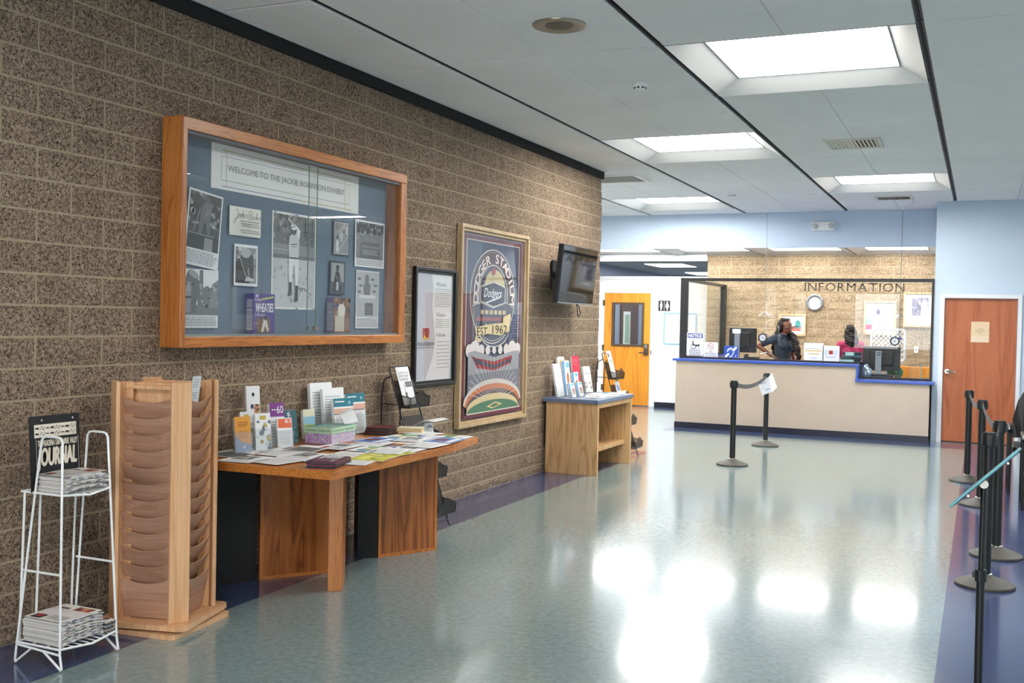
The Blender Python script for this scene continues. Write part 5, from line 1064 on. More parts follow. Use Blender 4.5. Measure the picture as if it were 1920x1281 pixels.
h2(-4.05, 10.90, .12, .25, lf(.12, .25, 'pic'), 'shorter picture leaflet right of the blue one on the slate desk', R2, .12, hb=.45)
h2(-4.12, 11.13, .14, .42, lf(.14, .42, 'crimson'), 'tall crimson leaflet on the slate desk', R2, .12, hb=.35)
h2(-4.06, 11.36, .14, .30, lf(.14, .30, 'msg'), 'white leaflet with a pink photo at the right of the slate desk', R2, .2, hb=.45)
h2(-3.93, 10.50, .10, .155, lf(.10, .155, 'pic'), 'small clear holder of cards at the front left of the slate desk', R2, .3)
h2(-3.93, 10.72, .11, .155, lf(.11, .155, 'pic'), 'small clear holder of cards second from the left front of the slate desk', R2, .25)
for i, (x, y, kd, lb, rt) in enumerate(((-3.86, 11.1, 'plain', 'pile of pale papers at the middle of the slate desk', .1), (-3.78, 10.75, 'photo', 'silver grey leaflet at the front of the slate desk', .3), (-3.75, 10.98, 'plain', 'white sheet near the front edge of the slate desk', -.2), (-3.76, 11.3, 'teal', 'magazine with a teal header at the right of the slate desk', .1))):
    o = sheet(x, y, kd, lb, rt, z=ZT2+.002+.001*i, n=8 if i in (0, 3) else 2, seed=90+i); o['group'] = 'papers on the slate desk'

# ================================================================ RECEPTION COUNTER
rcn = thing('reception_counter', 'long beige reception counter with a navy base strip', 'counter', (-4.29, 15.9, 0))
OB('front_panel', Bx(0, 0, .09, 2.66, .05, 1.033), M_BEIGE, rcn); OB('front_panel', Bx(2.66, 0, .09, 3.653, .05, .818), M_BEIGE, rcn)
OB('end_panel', Bx(0, .05, .09, .05, 1.1, 1.033), M_BEIGE, rcn); OB('side_partition', Bx(0, 1.1, 0, .08, 3.1, 1.033), M_BEIGE, rcn); OB('inner_panel', Bx(.05, 1.05, 0, 2.66, 1.09, 1.033).box(2.66, 1.05, 0, 3.653, 1.09, .818), M_BEIGE, rcn)
OB('base_strip', Bx(-.004, -.008, 0, 3.657, .05, .093).box(-.004, .05, 0, .05, 1.1, .093), M_NAVYB, rcn)
ct = thing('counter_top', 'bright blue laminate worktop stepping down to a low section', 'worktop', (0, 0, 0))
OB('high_top', Bx(-4.338, 15.865, 1.033, -1.60, 17.02, 1.067), M_BLUELAM, ct, bevel=.003)
OB('side_top', Bx(-4.338, 17.02, 1.033, -4.18, 19.0, 1.067), M_BLUELAM, ct)
OB('low_top', MB().prism([(-1.635, 15.865), (-.58, 15.865), (-.58, 16.19), (-.63, 16.19), (-.63, 17.02), (-1.635, 17.02)], .818, .855), M_BLUELAM, ct, bevel=.003)
OB('step_riser', Bx(-1.63, 15.88, .855, -1.602, 17.0, 1.033), M_BLUELAM, ct)
gp = thing('glass_partition', 'black framed glass screen standing on the reception counter', 'glass partition', (0, 0, 0))
Y0, Y1 = 16.17, 16.23
OB('post', Bx(-4.316, Y0, 1.068, -4.20, Y1, 2.272), M_BLACK, gp, bevel=.003); OB('post', Bx(-.655, Y0, .856, -.622, Y1-.035, 2.272), M_BLACK, gp); OB('post', Bx(-1.598, Y0, .89, -1.575, Y1, 1.10), M_BLACK, gp)
OB('rail', Bx(-4.316, Y0, 2.272, -.622, Y1-.035, 2.32), M_BLACK, gp, bevel=.003); OB('rail', Bx(-4.20, Y0, 1.068, -1.575, Y1, 1.094), M_BLACK, gp); OB('rail', Bx(-1.598, Y0, .856, -.655, Y1, .888), M_BLACK, gp)
OB('rail', Bx(-4.29, Y1, 2.272, -4.24, 18.98, 2.32), M_BLACK, gp); OB('rail', Bx(-4.29, Y1, 1.068, -4.24, 18.98, 1.094), M_BLACK, gp); OB('post', Bx(-4.31, 18.90, 1.068, -4.22, 19.02, 2.32), M_BLACK, gp)
OB('pane', Bx(-4.20, 16.198, 1.094, -1.575, 16.206, 2.272), M_GLASS, gp); OB('pane', Bx(-1.575, 16.198, .888, -.655, 16.206, 2.272), M_GLASS, gp); OB('pane', Bx(-4.269, Y1, 1.094, -4.261, 18.9, 2.272), M_GLASS, gp)
OB('corner_bracket', Bx(-.70, 16.19, .89, -.656, 16.197, .905), M_STEEL, gp)
for x in (-3.031, -1.136):
    R_ = TR(x, 16.196, 1.416) @ Matrix.Rotation(PI/2, 4, 'X')
    sp_ = OB('speak_port', MB().lathe([(.05, 0), (.065, .002), (.066, .012), (.052, .016), (.05, .004)], 32), M_BLACK, gp, R_, smooth=True)
    OB('port_mesh', MB().lathe([(.05, .002), (.049, .005), (.012, .006)], 28), plain('port_grey', s(206, 206, 214), .4), sp_); OB('port_center', MB().lathe([(.013, .006), (.012, .01), (.004, .011)], 14), M_STEEL, sp_)
il = thing('information_lettering', 'grey INFORMATION letters along the top of the reception glass', 'lettering', (-2.44, 16.28, 2.135))
vs, fs, a0, b0, c0, d0 = text_tris('INFORMATION')
xpos = 0.0; word = 'INFORMATION'; wid = []
for ch in word: t_ = text_tris(ch); wid.append((t_[3]-t_[2])/.73)
tot = sum(wid)+.22*(len(word)-1)*1.0; k_ = 1.41/tot
M_LET = plain('grey_letter', s(96, 86, 74), .6)
for ch, wd in zip(word, wid):
    v_, f_, a_, b_, c_, d_ = text_tris(ch); m = MB(); sx = wd*k_
    q = [((x-a_)/(b_-a_)*sx, (y-c_)/(d_-c_)*.122) for x, y in v_]
    n = len(q); m.add([(x, 0, y) for x, y in q]+[(x, .012, y) for x, y in q], [tuple(f) for f in f_]+[tuple(i+n for i in f[::-1]) for f in f_])
    from collections import Counter
    E_ = Counter(); 
    for f in f_:
        for i in range(len(f)): E_[(f[i], f[(i+1) % len(f)])] += 1
    for (i, j) in list(E_):
        if (j, i) not in E_: m.f.append((j, i, i+n, j+n)); m.c.append(None)
    OB('letter', m, M_LET, il, TR(xpos, 0, 0)); xpos += sx+.22*k_
OB('mounting_strip', Bx(-.02, .012, .118, 1.43, .018, .132), M_ACRYL, il)
def gsign(x0, z0, x1, z1, pr, label, y=16.166, cat='sign', name='notice_sign', rot=0): 
    o = pr.obj(name, basis((x0, y, z0), (math.cos(rot), 0, math.sin(rot)), (-math.sin(rot), 0, math.cos(rot)))); return tag(o, label, cat, 'signs on the reception glass')
BLU = s(28, 62, 142); WS = s(214, 214, 212)
p = Print(.263, .356, WS, .003); p.rect(.012, .275, .251, .345, BLU); p.text('NOTICE', .026, .288, .23, .332, WH, .1, .002); p.text('NO PETS ALLOWED', .04, .247, .222, .263, g(70))
p.ring(.105, .145, .04, .04, .007, K, 24); p.ell(.098, .222, .011, .011, K, 14); p.poly([(.09, .208), (.107, .208), (.11, .17), (.135, .168), (.135, .155), (.092, .155)], K); p.poly([(.14, .17), (.185, .172), (.2, .185), (.208, .178), (.2, .168), (.2, .15), (.195, .125), (.19, .125), (.188, .15), (.152, .15), (.148, .125), (.142, .125), (.14, .15)], K)
for i in range(5): p.lines(.04, .1-.02*i-.012, .225, .1-.02*i, 1, g(110), .6, .02, i)
gsign(-4.196, 1.112, 0, 0, p, 'white notice sign with a blue header on the left of the glass')
p = Print(.222, .228, WS, .003); p.ring(.11, .165, .05, .05, .008, s(176, 60, 76), 28); p.line(.075, .2, .145, .13, .007, s(176, 60, 76)); p.rect(.075, .162, .14, .168, g(90)); p.text('NO', .085, .075, .135, .1, g(60)); p.text('SMOKING', .02, .04, .2, .066, g(50)); p.text('ALLOWED', .02, .006, .2, .03, g(80))
gsign(-3.925, 1.098, 0, 0, p, 'white no smoking sign beside the notice sign')
p = Print(.213, .18, s(38, 74, 158), .003); p.line(.02, .01, .075, .06, .03, WH); p.line(.14, .11, .19, .165, .03, WH); p.ring(.1, .095, .055, .055, .01, WH, 24, -.3, PI*1.05); p.ring(.1, .1, .034, .034, .007, WH, 20, 0, PI); p.path([(.152, .085), (.13, .05), (.12, .02), (.1, .012), (.085, .025)], .011, WH); p.text('T', .165, .006, .195, .035, WH)
gsign(-3.606, 1.099, 0, 0, p, 'square blue hearing assistance sign at the counter edge')
p = Print(.284, .258, s(218, 218, 212), .003); p.lines(.03, .165, .25, .178, 1, g(150), .6, .05, 2); p.lines(.02, .125, .26, .15, 1, s(206, 170, 60), .7, .03, 3); p.lines(.07, .08, .22, .105, 1, s(206, 176, 80), .7, .03, 4); p.lines(.1, .02, .2, .05, 2, s(150, 160, 210), .4, .1, 5)
gsign(-2.409, 1.10, 0, 0, p, 'white sheet with yellow lines standing on the counter')
p = Print(.238, .228, s(218, 218, 218), .003); p.rect(.088, .10, .146, .158, s(170, 46, 40)); p.path([(.1, .15), (.117, .11), (.134, .15)], .005, s(110, 20, 20))
for r_ in (.045, .062, .08):
    p.ring(.117, .128, r_+.008, r_+.008, .006, s(110, 176, 216), 12, -.6, .6); p.ring(.117, .128, r_+.008, r_+.008, .006, s(110, 176, 216), 12, PI-.6, PI+.6)
p.text('PASADENA', .05, .05, .185, .07, s(110, 90, 120))
gsign(-2.136, 1.096, 0, 0, p, 'white sheet with a red emblem and blue arcs')

# ---- things on the counter and the inner desk
def monitor(x0, x1, z0, z1, y, zb, cx, label, base=True, cw=.088):
    t = thing('computer_monitor', label, 'monitor', (cx, y, zb), 0, 'computer monitors seen from behind')
    OB('housing', Bx(x0-cx, 0, z0-zb, x1-cx, .03, z1-zb), M_BLACK, t, bevel=.006); OB('back_bulge', Bx(x0-cx+.1, -.02, z0-zb+.08, x1-cx-.1, 0, z1-zb-.07), M_BLACK, t, bevel=.01)
    OB('screen', Bx(x0-cx+.012, .03, z0-zb+.012, x1-cx-.012, .032, z1-zb-.012), M_SCREEN, t)
    st = OB('stand_column', Bx(-cw/2, -.055, .012, cw/2, -.02, (z1-zb)*.84), M_STEEL, t, bevel=.004); OB('stand_foot', Bx(-.13, -.12, 0, .13, .10, .014), M_STEEL, t, bevel=.006)
    return t, st
m1, s1_ = monitor(-3.70, -3.262, 1.165, 1.557, 16.92, 1.067, -3.56, 'black computer monitor behind the blue hearing sign')
p = Print(.13, .07, s(232, 232, 226), .002); p.lines(.01, .01, .12, .06, 4, g(170), .3, .2, 2); p.obj('note', basis((-.075, -.058, .40), (1, 0, 0), (0, 0, 1)), m1)
tr_ = thing('printer_tray', 'flat black box under the low section monitor', 'box', (-1.30, 16.55, .855)); OB('box', Bx(-.19, -.13, 0, .19, .13, .06), M_BLACK, tr_, bevel=.006); OB('slot', Bx(-.15, -.132, .02, .1, -.13, .028), M_STEEL, tr_); OB('lamp', Bx(.14, -.132, .02, .165, -.13, .04), plain('amber', s(214, 160, 80), .4), tr_)
m2, s2_ = monitor(-1.612, -1.08, .965, 1.325, 16.62, .916, -1.385, 'black computer monitor on the low section behind the glass')
OB('logo_ring', MB().cyl((.005, -.056, .30), (.005, -.058, .30), .026, n=20), M_BLACK, m2); 
p = Print(.03, .022, g(150), .0008); p.text('hp', .004, .002, .026, .02, K, .1); p.obj('logo', basis((-.01, -.0585, .289), (1, 0, 0), (0, 0, 1)), m2)
t = thing('desk_telephone', 'black desk telephone on the counter right of the hearing sign', 'telephone', (-3.25, 16.5, 1.067))
OB('body', MB().prism([(-.11, -.09), (.11, -.09), (.11, .09), (-.11, .09)], 0, .045), M_BLACK, t, bevel=.008); OB('handset', MB().tube([(-.08, -.08, .07), (-.08, -.05, .062), (-.08, .05, .062), (-.08, .08, .07)], .02, 10), M_BLACK, t); OB('keypad', Bx(-.02, -.06, .045, .08, .04, .05), M_STEEL, t)
t = thing('document_tray', 'white papers lying on the counter beside the telephone', 'papers', (-2.88, 16.45, 1.067)); OB('sheets', Bx(-.17, -.11, 0, .17, .11, .016), M_PAPER, t); OB('pen_strip', Bx(.18, -.04, 0, .46, .02, .02), plain('pen_blue', s(40, 50, 110), .4), t); OB('pen_strip', Bx(.25, -.045, .002, .32, -.04, .024), plain('pen_red', s(200, 50, 50), .4), t)
t = thing('wire_stand', 'thin bent metal holder on the counter in front of the woman', 'holder', (-2.93, 16.30, 1.067)); OB('bent_wire', MB().tube([(-.15, 0, .10), (-.05, 0, .125), (.03, 0, .11), (.06, 0, .06), (.06, 0, .002)], .005, 6), M_CHROME, t); OB('foot', Bx(-.02, -.05, 0, .1, .05, .005), M_CHROME, t)
t = thing('acrylic_boxes', 'pale green clear boxes stacked by the step in the counter', 'boxes', (-1.83, 16.55, 1.067))
for i, (a, b, z) in enumerate(((-.1, .1, 0), (-.085, .06, .055), (-.02, .1, .11))): OB('clear_box', Bx(a, -.07, z, b, .07, z+.05), plain('sea_green_plastic', s(160, 196, 188), .2) if i % 2 == 0 else plain('dark_green_plastic', s(46, 72, 74), .3), t, bevel=.004)
t = thing('folder_stack', 'stack of dark folders behind the pale green boxes', 'folders', (-1.79, 16.86, 1.067)); 
for i in range(4): OB('folder', Bx(-.13+.01*(i % 3), -.1, .04*i, .13+.012*(i % 2), .1, .04*i+.036), plain(('folder_navy', 'folder_black', 'folder_teal')[i % 3], (s(30, 38, 58), s(20, 22, 24), s(60, 96, 98))[i % 3], .5), t)
t = thing('back_desk', 'low desk along the back wall inside the reception', 'desk', (-2.5, 18.55, 0)); OB('desktop', Bx(-1.7, -.1, .72, 1.85, .48, .75), M_BEIGE, t); OB('side_panel', Bx(-1.68, -.08, 0, -1.64, .46, .72), M_BEIGE, t); OB('side_panel', Bx(1.8, -.08, 0, 1.84, .46, .72), M_BEIGE, t); OB('modesty_panel', Bx(-1.64, .42, .2, 1.8, .45, .72), M_BEIGE, t)
# silver bag and green packet
def blob(name, cx, cy, cz, rx, ry, rz, seed, mat, amp=.25, parent=None):
    bm = bmesh.new(); bmesh.ops.create_icosphere(bm, subdivisions=3, radius=1); r = random.Random(seed)
    ph = [(r.uniform(2, 6), r.uniform(0, 6), Vector((r.uniform(-1, 1), r.uniform(-1, 1), r.uniform(-1, 1)))) for _ in range(6)]
    for v in bm.verts:
        d = sum(abs(math.sin(f_*v.co.dot(ax)+o_)) for f_, o_, ax in ph)/6; k2 = 1-amp+amp*1.6*d
        v.co = Vector((v.co.x*rx*k2, v.co.y*ry*k2, max(v.co.z*rz*k2, -rz*.8)))
    me = bpy.data.meshes.new(name); bm.to_mesh(me); bm.free(); me.materials.append(mat); return OB(name, me, None, parent, TR(cx, cy, cz))
M_FOIL = plain('silver_foil', s(196, 214, 222), .15, .7, .1)
o = blob('silver_bag', -1.525, 16.335, .945, .075, .06, .112, 3, M_FOIL, .35); tag(o, 'crumpled silver plastic bag at the left of the low counter', 'bag')
o = blob('green_packet', -1.16, 16.82, .94, .11, .045, .10, 5, plain('green_foil', s(96, 140, 96), .25, .2, .5, 30), .15); tag(o, 'green packet behind the low section monitor', 'packet')
t = thing('orange_cabinet', 'small orange two-door cabinet behind the low counter', 'cabinet', (-.95, 17.55, 0)); OB('body', Bx(-.29, 0, 0, .27, .4, 1.0), M_DOORO, t)
for a, b in ((-.285, -.012), (-.008, .265)):
    d_ = OB('door', Bx(a, -.018, .02, b, 0, .98), M_DOORO, t); OB('handle', Bx((a if a > -.1 else b)-.02+(.05 if a > -.1 else -.03), -.03, .72, (a if a > -.1 else b)+(.05 if a > -.1 else -.03), -.018, .82), M_BLACK, d_)
t = thing('clear_stand', 'clear acrylic sign stand at the right of the low counter', 'stand', (-.86, 16.45, .855)); OB('upright', Bx(-.10, 0, .005, .08, .004, .23), M_ACRYL, t); OB('foot', Bx(-.10, -.06, 0, .08, .06, .004), M_ACRYL, t); OB('edge', Bx(.075, -.004, .005, .085, .006, .235), M_TEALM, t)
p = Print(.62, .5, s(36, 70, 140), .004)
for i in range(6):
    for j in range(9):
        if (i*3+j*5) % 7: p.rect(.06+.09*i, .04+.05*j, .12+.09*i, .068+.05*j, s(206, 216, 240))
o = p.obj('pocket_chart', basis((-.625, 17.9, 1.2), (0, -1, 0), (0, 0, 1))); tag(o, 'blue chart with rows of white pockets on the side wall', 'chart')
# white lattice-back chair
t = thing('lattice_chair', 'white office chair with a lattice back behind the low monitor', 'chair', (-1.33, 17.25, 0))
def rrect(w_, h_, r_, n=6): 
    P_ = []
    for cx_, cz_, a0 in ((w_-r_, r_-h_, -PI/2), (w_-r_, h_-r_, 0), (-w_+r_, h_-r_, PI/2), (-w_+r_, -h_+r_, PI)):
        for i in range(n): P_.append((cx_+r_*math.cos(a0+PI/2*i/(n-1)), 0, cz_+r_*math.sin(a0+PI/2*i/(n-1))))
    return P_
OB('back_frame', MB().tube(rrect(.25, .25, .06), .016, 8, True), M_WHITE, t, TR(0, .3, 1.33), smooth=True)
for i in range(-6, 7):
    for sg_ in (1, -1):
        m = MB(); x0, x1 = i*.07-.24*sg_, i*.07+.24*sg_
        pts = [(x0+(x1-x0)*k2/12, -.24+.48*k2/12) for k2 in range(13)]; pts = [q for q in pts if abs(q[0]) <= .245]
        if len(pts) > 1: OB('lattice_strip', MB().cyl((pts[0][0], .002*sg_, pts[0][1]), (pts[-1][0], .002*sg_, pts[-1][1]), .009, n=6), M_WHITE, t, TR(0, .3, 1.33))
OB('seat', MB().prism(rsq(.24, .06), .5, .56), M_WHITE, t); OB('back_support', Bx(-.03, .24, .5, .03, .29, 1.12), M_STEEL, t); OB('gas_column', MB().cyl((0, 0, .08), (0, 0, .5), .025), M_STEEL, t)
for i in range(5): OB('base_arm', MB().cyl((0, 0, .1), (.28*math.cos(i*2*PI/5), .28*math.sin(i*2*PI/5), .05), .02, .014), M_STEEL, t); OB('caster', MB().cyl((.28*math.cos(i*2*PI/5), .28*math.sin(i*2*PI/5)-.015, .027), (.28*math.cos(i*2*PI/5), .28*math.sin(i*2*PI/5)+.015, .027), .027), M_BLACK, t)
# ---- on the back wall
YB_ = 19.066
t = thing('wall_clock', 'round grey rimmed wall clock on the tan block wall', 'clock', (-2.676, YB_, 2.025)); RX = Matrix.Rotation(PI/2, 4, 'X')
OB('rim', MB().lathe([(.14, 0), (.145, .004), (.145, .03), (.125, .042), (.10, .03), (.10, .006)], 40), plain('clock_rim', s(128, 132, 138), .3, .2), t, RX, smooth=True); OB('dial', MB().lathe([(.10, .006), (.099, .012), (.002, .0125)], 32), M_WHITE, t, RX); OB('hand', Bx(-.004, -.0165, -.015, .004, -.0145, .07), M_STEEL, t); OB('hand', Bx(-.004, -.0165, -.01, .05, -.0145, -.002), M_STEEL, t)
def wpic(x0, z0, x1, z1, fw_, label, pr, mat):
    t = thing('framed_picture', label, 'framed picture', (x0, YB_, z0), 0, 'framed pictures behind the reception'); W_, H_ = x1-x0, z1-z0
    for b in ((0, 0, W_, fw_), (0, H_-fw_, W_, H_), (0, fw_, fw_, H_-fw_), (W_-fw_, fw_, W_, H_-fw_)): OB('frame_bar', Bx(b[0], -.03, b[1], b[2], 0, b[3]), mat, t)
    pr.obj('picture', basis((fw_, -.008, fw_), *XY), t); return t
p = Print(.39, .32, WH); p.rect(.04, .05, .35, .27, s(206, 230, 240)); p.rect(.04, .05, .35, .12, s(206, 96, 84)); p.ell(.29, .17, .05, .075, s(56, 140, 136)); p.rect(.2, .12, .35, .14, s(60, 80, 90)); p.speck(.22, .06, .35, .11, 8, [s(90, 60, 56), s(226, 150, 130)], .008, .02, 4)
wpic(-3.28, 1.427, -2.82, 1.815, .035, 'small picture with a tree and red roofs behind the woman', p, M_GOLDF)
p = Print(.46, .52, s(206, 206, 206)); p.rect(.0, .1, .12, .26, s(150, 176, 206)); p.rect(0, .06, .1, .14, s(206, 80, 120)); p.ell(.2, .36, .035, .045, s(96, 92, 116)); p.poly([(.17, .3), (.25, .3), (.32, .35), (.36, .36), (.3, .3), (.26, .2), (.18, .2)], s(176, 174, 190)); p.line(.25, .33, .38, .37, .006, s(150, 146, 166)); p.line(.24, .2, .28, .12, .012, s(130, 126, 150))
wpic(-1.849, 1.477, -1.321, 2.067, .035, 'pale figure drawing in a light frame behind the reception', p, M_TRIMW if False else M_GOLDF)
p = Print(.44, .52, s(206, 206, 206)); p.rect(.1, .16, .36, .46, s(120, 114, 134)); p.speck(.1, .16, .36, .46, 26, [s(90, 84, 110), s(170, 166, 180), s(70, 64, 90)], .015, .04, 5); p.poly([(.24, .16), (.36, .16), (.34, .4), (.28, .44), (.25, .36)], s(222, 218, 226)); p.rect(.12, .05, .32, .12, K); p.rect(.124, .054, .316, .116, WH)
wpic(-1.213, 1.626, -.70, 2.219, .035, 'framed grey photograph with a caption plate at the far right', p, M_GOLDF)
p = Print(.104, .465, s(244, 244, 242), .002); p.lines(.01, .3, .09, .45, 6, g(200), .3, .2, 2); o = p.obj('paper_sheet', basis((-4.345, YB_, 1.424), *XY)); tag(o, 'tall white paper on the tan wall behind the screen corner', 'paper')
t = thing('switch_plate', 'white switch plate low on the tan wall at the right', 'switch', (-.99, YB_, 1.245)); OB('plate', Bx(-.032, -.008, -.055, .032, 0, .055), M_WHITE, t, bevel=.003); OB('rocker', Bx(-.01, -.012, -.018, .01, -.008, .018), M_STEEL, t)
# ---- white partition
p = Print(.23, .197, WH, .004); p.rect(0, 0, .112, .197, K); p.rect(.118, 0, .23, .197, K)
for cx_, fem in ((.056, 0), (.174, 1)):
    p.ell(cx_, .165, .016, .018, WH, 16); p.poly([(cx_-.024, .14), (cx_+.024, .14), (cx_+(.036 if fem else .022), .065), (cx_+.014, .065), (cx_+.012, .012), (cx_-.012, .012), (cx_-.014, .065), (cx_-(.036 if fem else .022), .065)], WH)
o = p.obj('restroom_sign', basis((-5.629, 19.494, 1.836), *XY)); tag(o, 'black and white restroom sign on the white partition', 'sign')
p = Print(.637, .597, s(238, 244, 250), .006); p.border(0, .022, s(110, 178, 226)); p.lines(.08, .1, .56, .5, 6, s(206, 214, 224), .2, .2, 2)
o = p.obj('notice_board', basis((-5.515, 19.492, 1.203), *XY)); tag(o, 'blue edged whiteboard on the white partition', 'board')
p = Print(.235, .29, s(222, 196, 160), .0015); p.rect(0, .0, .235, .09, s(228, 206, 178)); p.text('STAFF', .085, .18, .155, .195, K); p.text('PERSONNEL', .055, .152, .185, .166, s(70, 50, 40)); p.text('ONLY', .09, .124, .15, .138, s(50, 40, 30))
o = p.obj('door_notice', basis((-.128, 16.222, 1.43), (1, 0, .0), (.02, 0, 1))); tag(o, 'creased tan staff only notice taped to the cherry door', 'notice')

# ================================================================ STANCHIONS
def stanchion(x, y, label, h=.97):
    t = thing('stanchion', label, 'stanchion', (x, y, 0), 0, 'black queue stanchions')
    OB('base', MB().lathe([(.178, 0), (.18, .006), (.176, .016), (.14, .034), (.085, .052), (.05, .066), (.042, .07)], 40), M_STANB, t, smooth=True); OB('base_collar', MB().lathe([(.042, .066), (.042, .078), (.034, .082)], 24), M_CHROME, t, smooth=True)
    OB('post', MB().cyl((0, 0, .075), (0, 0, h-.085), .032, n=24), M_BLACK, t, smooth=True)
    hd = OB('belt_head', MB().lathe([(.033, h-.09), (.04, h-.086), (.04, h-.008), (.037, h)], 24), M_BLACK, t, smooth=True)
    for k in range(4): OB('belt_slot', Bx(.036, -.014, h-.078, .047, .014, h-.018), M_BLACK, hd, RZ(PI/2*k))
    return t
def belt(t, x0, y0, x1, y1, z=.925, sag=.05):
    m = MB(); n = 14; vs = []
    d = Vector((x1-x0, y1-y0)); L_ = d.length; d.normalize(); nn = Vector((d.y, -d.x))*.001
    for j in range(n+1):
        a = j/n; zz = -sag*(1-(2*a-1)**2); X_, Y_ = d.x*(.042+(L_-.084)*a), d.y*(.042+(L_-.084)*a)
        vs += [(X_+nn.x, Y_+nn.y, z+zz-.025), (X_+nn.x, Y_+nn.y, z+zz+.025), (X_-nn.x, Y_-nn.y, z+zz-.025), (X_-nn.x, Y_-nn.y, z+zz+.025)]
    fs = []
    for j in range(n): o_ = 4*j; fs += [(o_, o_+4, o_+5, o_+1), (o_+2, o_+3, o_+7, o_+6), (o_+1, o_+5, o_+7, o_+3), (o_, o_+2, o_+6, o_+4)]
    m.add(vs, fs); OB('belt', m, plain('grey_belt', s(92, 92, 90), .7), t)
S1, S2 = (-2.564, 12.05), (-2.587, 14.20)
a = stanchion(*S1, 'black stanchion alone on the floor, nearer of the middle pair'); belt(a, *S1, *S2, sag=.07); stanchion(*S2, 'black stanchion with a paper taped to its head, before the counter')
RS = [(-.093, 12.15), (.032, 10.57), (.142, 8.26), (.067, 7.28)]
RN = ['farthest black stanchion of the right row, before the cherry door', 'second farthest black stanchion of the right row', 'second nearest black stanchion of the right row', 'nearest black stanchion of the right row, behind the sign stand']
rs = [stanchion(*q, n) for q, n in zip(RS, RN)]
for i in range(3): belt(rs[i], *RS[i], *RS[i+1], sag=.06)
tl, tr, mr, bl_, bm_, tm = (-2.692, .854), (-2.512, .980), (-2.445, .790), (-2.630, .677), (-2.498, .730), (-2.551, .925)
m = MB(); yy = 14.125
def q3(p_, dy=0): return (p_[0], yy+dy, p_[1])
m.add([q3(tl), q3(tm), q3(bm_), q3(bl_), q3(tr, .03), q3(mr, .05)], [(0, 3, 2, 1), (1, 2, 5, 4)], None, s(226, 228, 234))
r_ = random.Random(4)
for i in range(9):
    a, b = r_.uniform(.12, .5), r_.uniform(.15, .9); 
    bx_ = Vector(tl)*(1-a)*(1-b)+Vector(tm)*a*(1-b)+Vector(bl_)*(1-a)*b+Vector(bm_)*a*b; d_ = (Vector(tm)-Vector(tl)).normalized()*r_.uniform(.03, .07); v_ = Vector((0, -.006))
    m.add([(q.x, yy-.0012, q.y) for q in (bx_, bx_+v_, bx_+d_+v_, bx_+d_)], [(0, 1, 2, 3)], None, s(150, 152, 160))
o = OB('taped_paper', m, M_PRINT); sd = o.modifiers.new('s', 'SOLIDIFY'); sd.thickness = .001; sd.offset = -1; tag(o, 'creased white paper hanging from the stanchion belt', 'paper')

# ================================================================ SIGN STAND AND WAITING CHAIRS
ss = thing('sign_stand', 'thin black pedestal stand with a tilted panel at the right edge', 'sign stand', (.03, 4.95, 0))
OB('base', MB().lathe([(.17, 0), (.172, .006), (.165, .014), (.03, .022), (.022, .04)], 36), M_BLACK, ss, smooth=True); OB('lower_pole', MB().cyl((0, 0, .02), (-.002, 0, .56), .017, n=16), M_BLACK, ss, smooth=True); OB('upper_pole', MB().cyl((-.002, 0, .55), (.0, 0, .955), .012, n=16), M_BLACK, ss, smooth=True); OB('collar', MB().cyl((-.002, 0, .535), (-.002, 0, .585), .024, n=16).box(-.035, -.01, .55, -.015, .01, .575), M_BLACK, ss)
OB('swivel', MB().cyl((0, -.02, .955), (0, .02, .955), .018, n=16), M_CHROME, ss)
mid = Vector((.006, 0, .985)); ux = Vector((.257, 0, .258)); uy = Vector((.0, .99, -.1284))
PM = basis(mid, ux, uy)
OB('panel', Bx(-.182, -.14, -.006, .182, .14, .006), M_TEALM, ss, PM, bevel=.003); OB('panel_back', Bx(-.165, -.125, -.009, .165, .125, -.006), plain('panel_navy', s(30, 36, 70), .4), ss, PM)
for x in (-.10, .11): OB('panel_screw', MB().cyl((x, -.1, -.006), (x, -.1, -.018), .007, n=10), M_CHROME, ss, PM)
def wchair(x, y, label):
    t = thing('waiting_chair', label, 'chair', (x, y, 0), PI/2, 'black waiting chairs at the right edge')
    M_V = plain('black_vinyl', s(20, 20, 21), .35); 
    OB('seat', MB().prism([(px+.28, py) for px, py in rsq(.25, .05)], .41, .48), M_V, t, bevel=.015)
    n = 10; m = MB(); vs = []
    for j in range(n+1):
        a = j/n; hh = .30*(1-abs(2*a-1)**4); yq = -.24+.48*a; bk = .03*(1-(2*a-1)**2)
        vs += [(.47+bk, yq, .52), (.56+bk, yq, .70+hh*1.08), (.53+bk, yq, .52), (.62+bk, yq, .70+hh*1.08)]
    fs = []
    for j in range(n): o_ = 4*j; fs += [(o_, o_+1, o_+5, o_+4), (o_+2, o_+6, o_+7, o_+3), (o_+1, o_+3, o_+7, o_+5), (o_, o_+4, o_+6, o_+2)]
    fs += [(0, 2, 3, 1), (4*n, 4*n+1, 4*n+3, 4*n+2)]; m.add(vs, fs); OB('backrest', m, M_V, t, bevel=.01)
    for sy in (-1, 1):
        OB('leg', MB().cyl((.02, sy*.27, 0), (.03, sy*.27, .63), .017, .019, n=12), M_BLACK, t, smooth=True); OB('leg', MB().cyl((.60, sy*.27, 0), (.52, sy*.27, .63), .017, .019, n=12), M_BLACK, t, smooth=True)
        OB('armrest', MB().tube([(.0, sy*.27, .625), (.03, sy*.27, .645), (.25, sy*.27, .65), (.54, sy*.27, .645)], .024, 10), M_V, t, smooth=True)
        OB('seat_rail', MB().cyl((.03, sy*.26, .41), (.55, sy*.26, .41), .012, n=8), M_BLACK, t)
    return t
wchair(.56, 11.40, 'black waiting chair with arms at the right edge, the farther one'); wchair(.655, 10.44, 'black waiting chair with arms at the right edge, the nearer one')

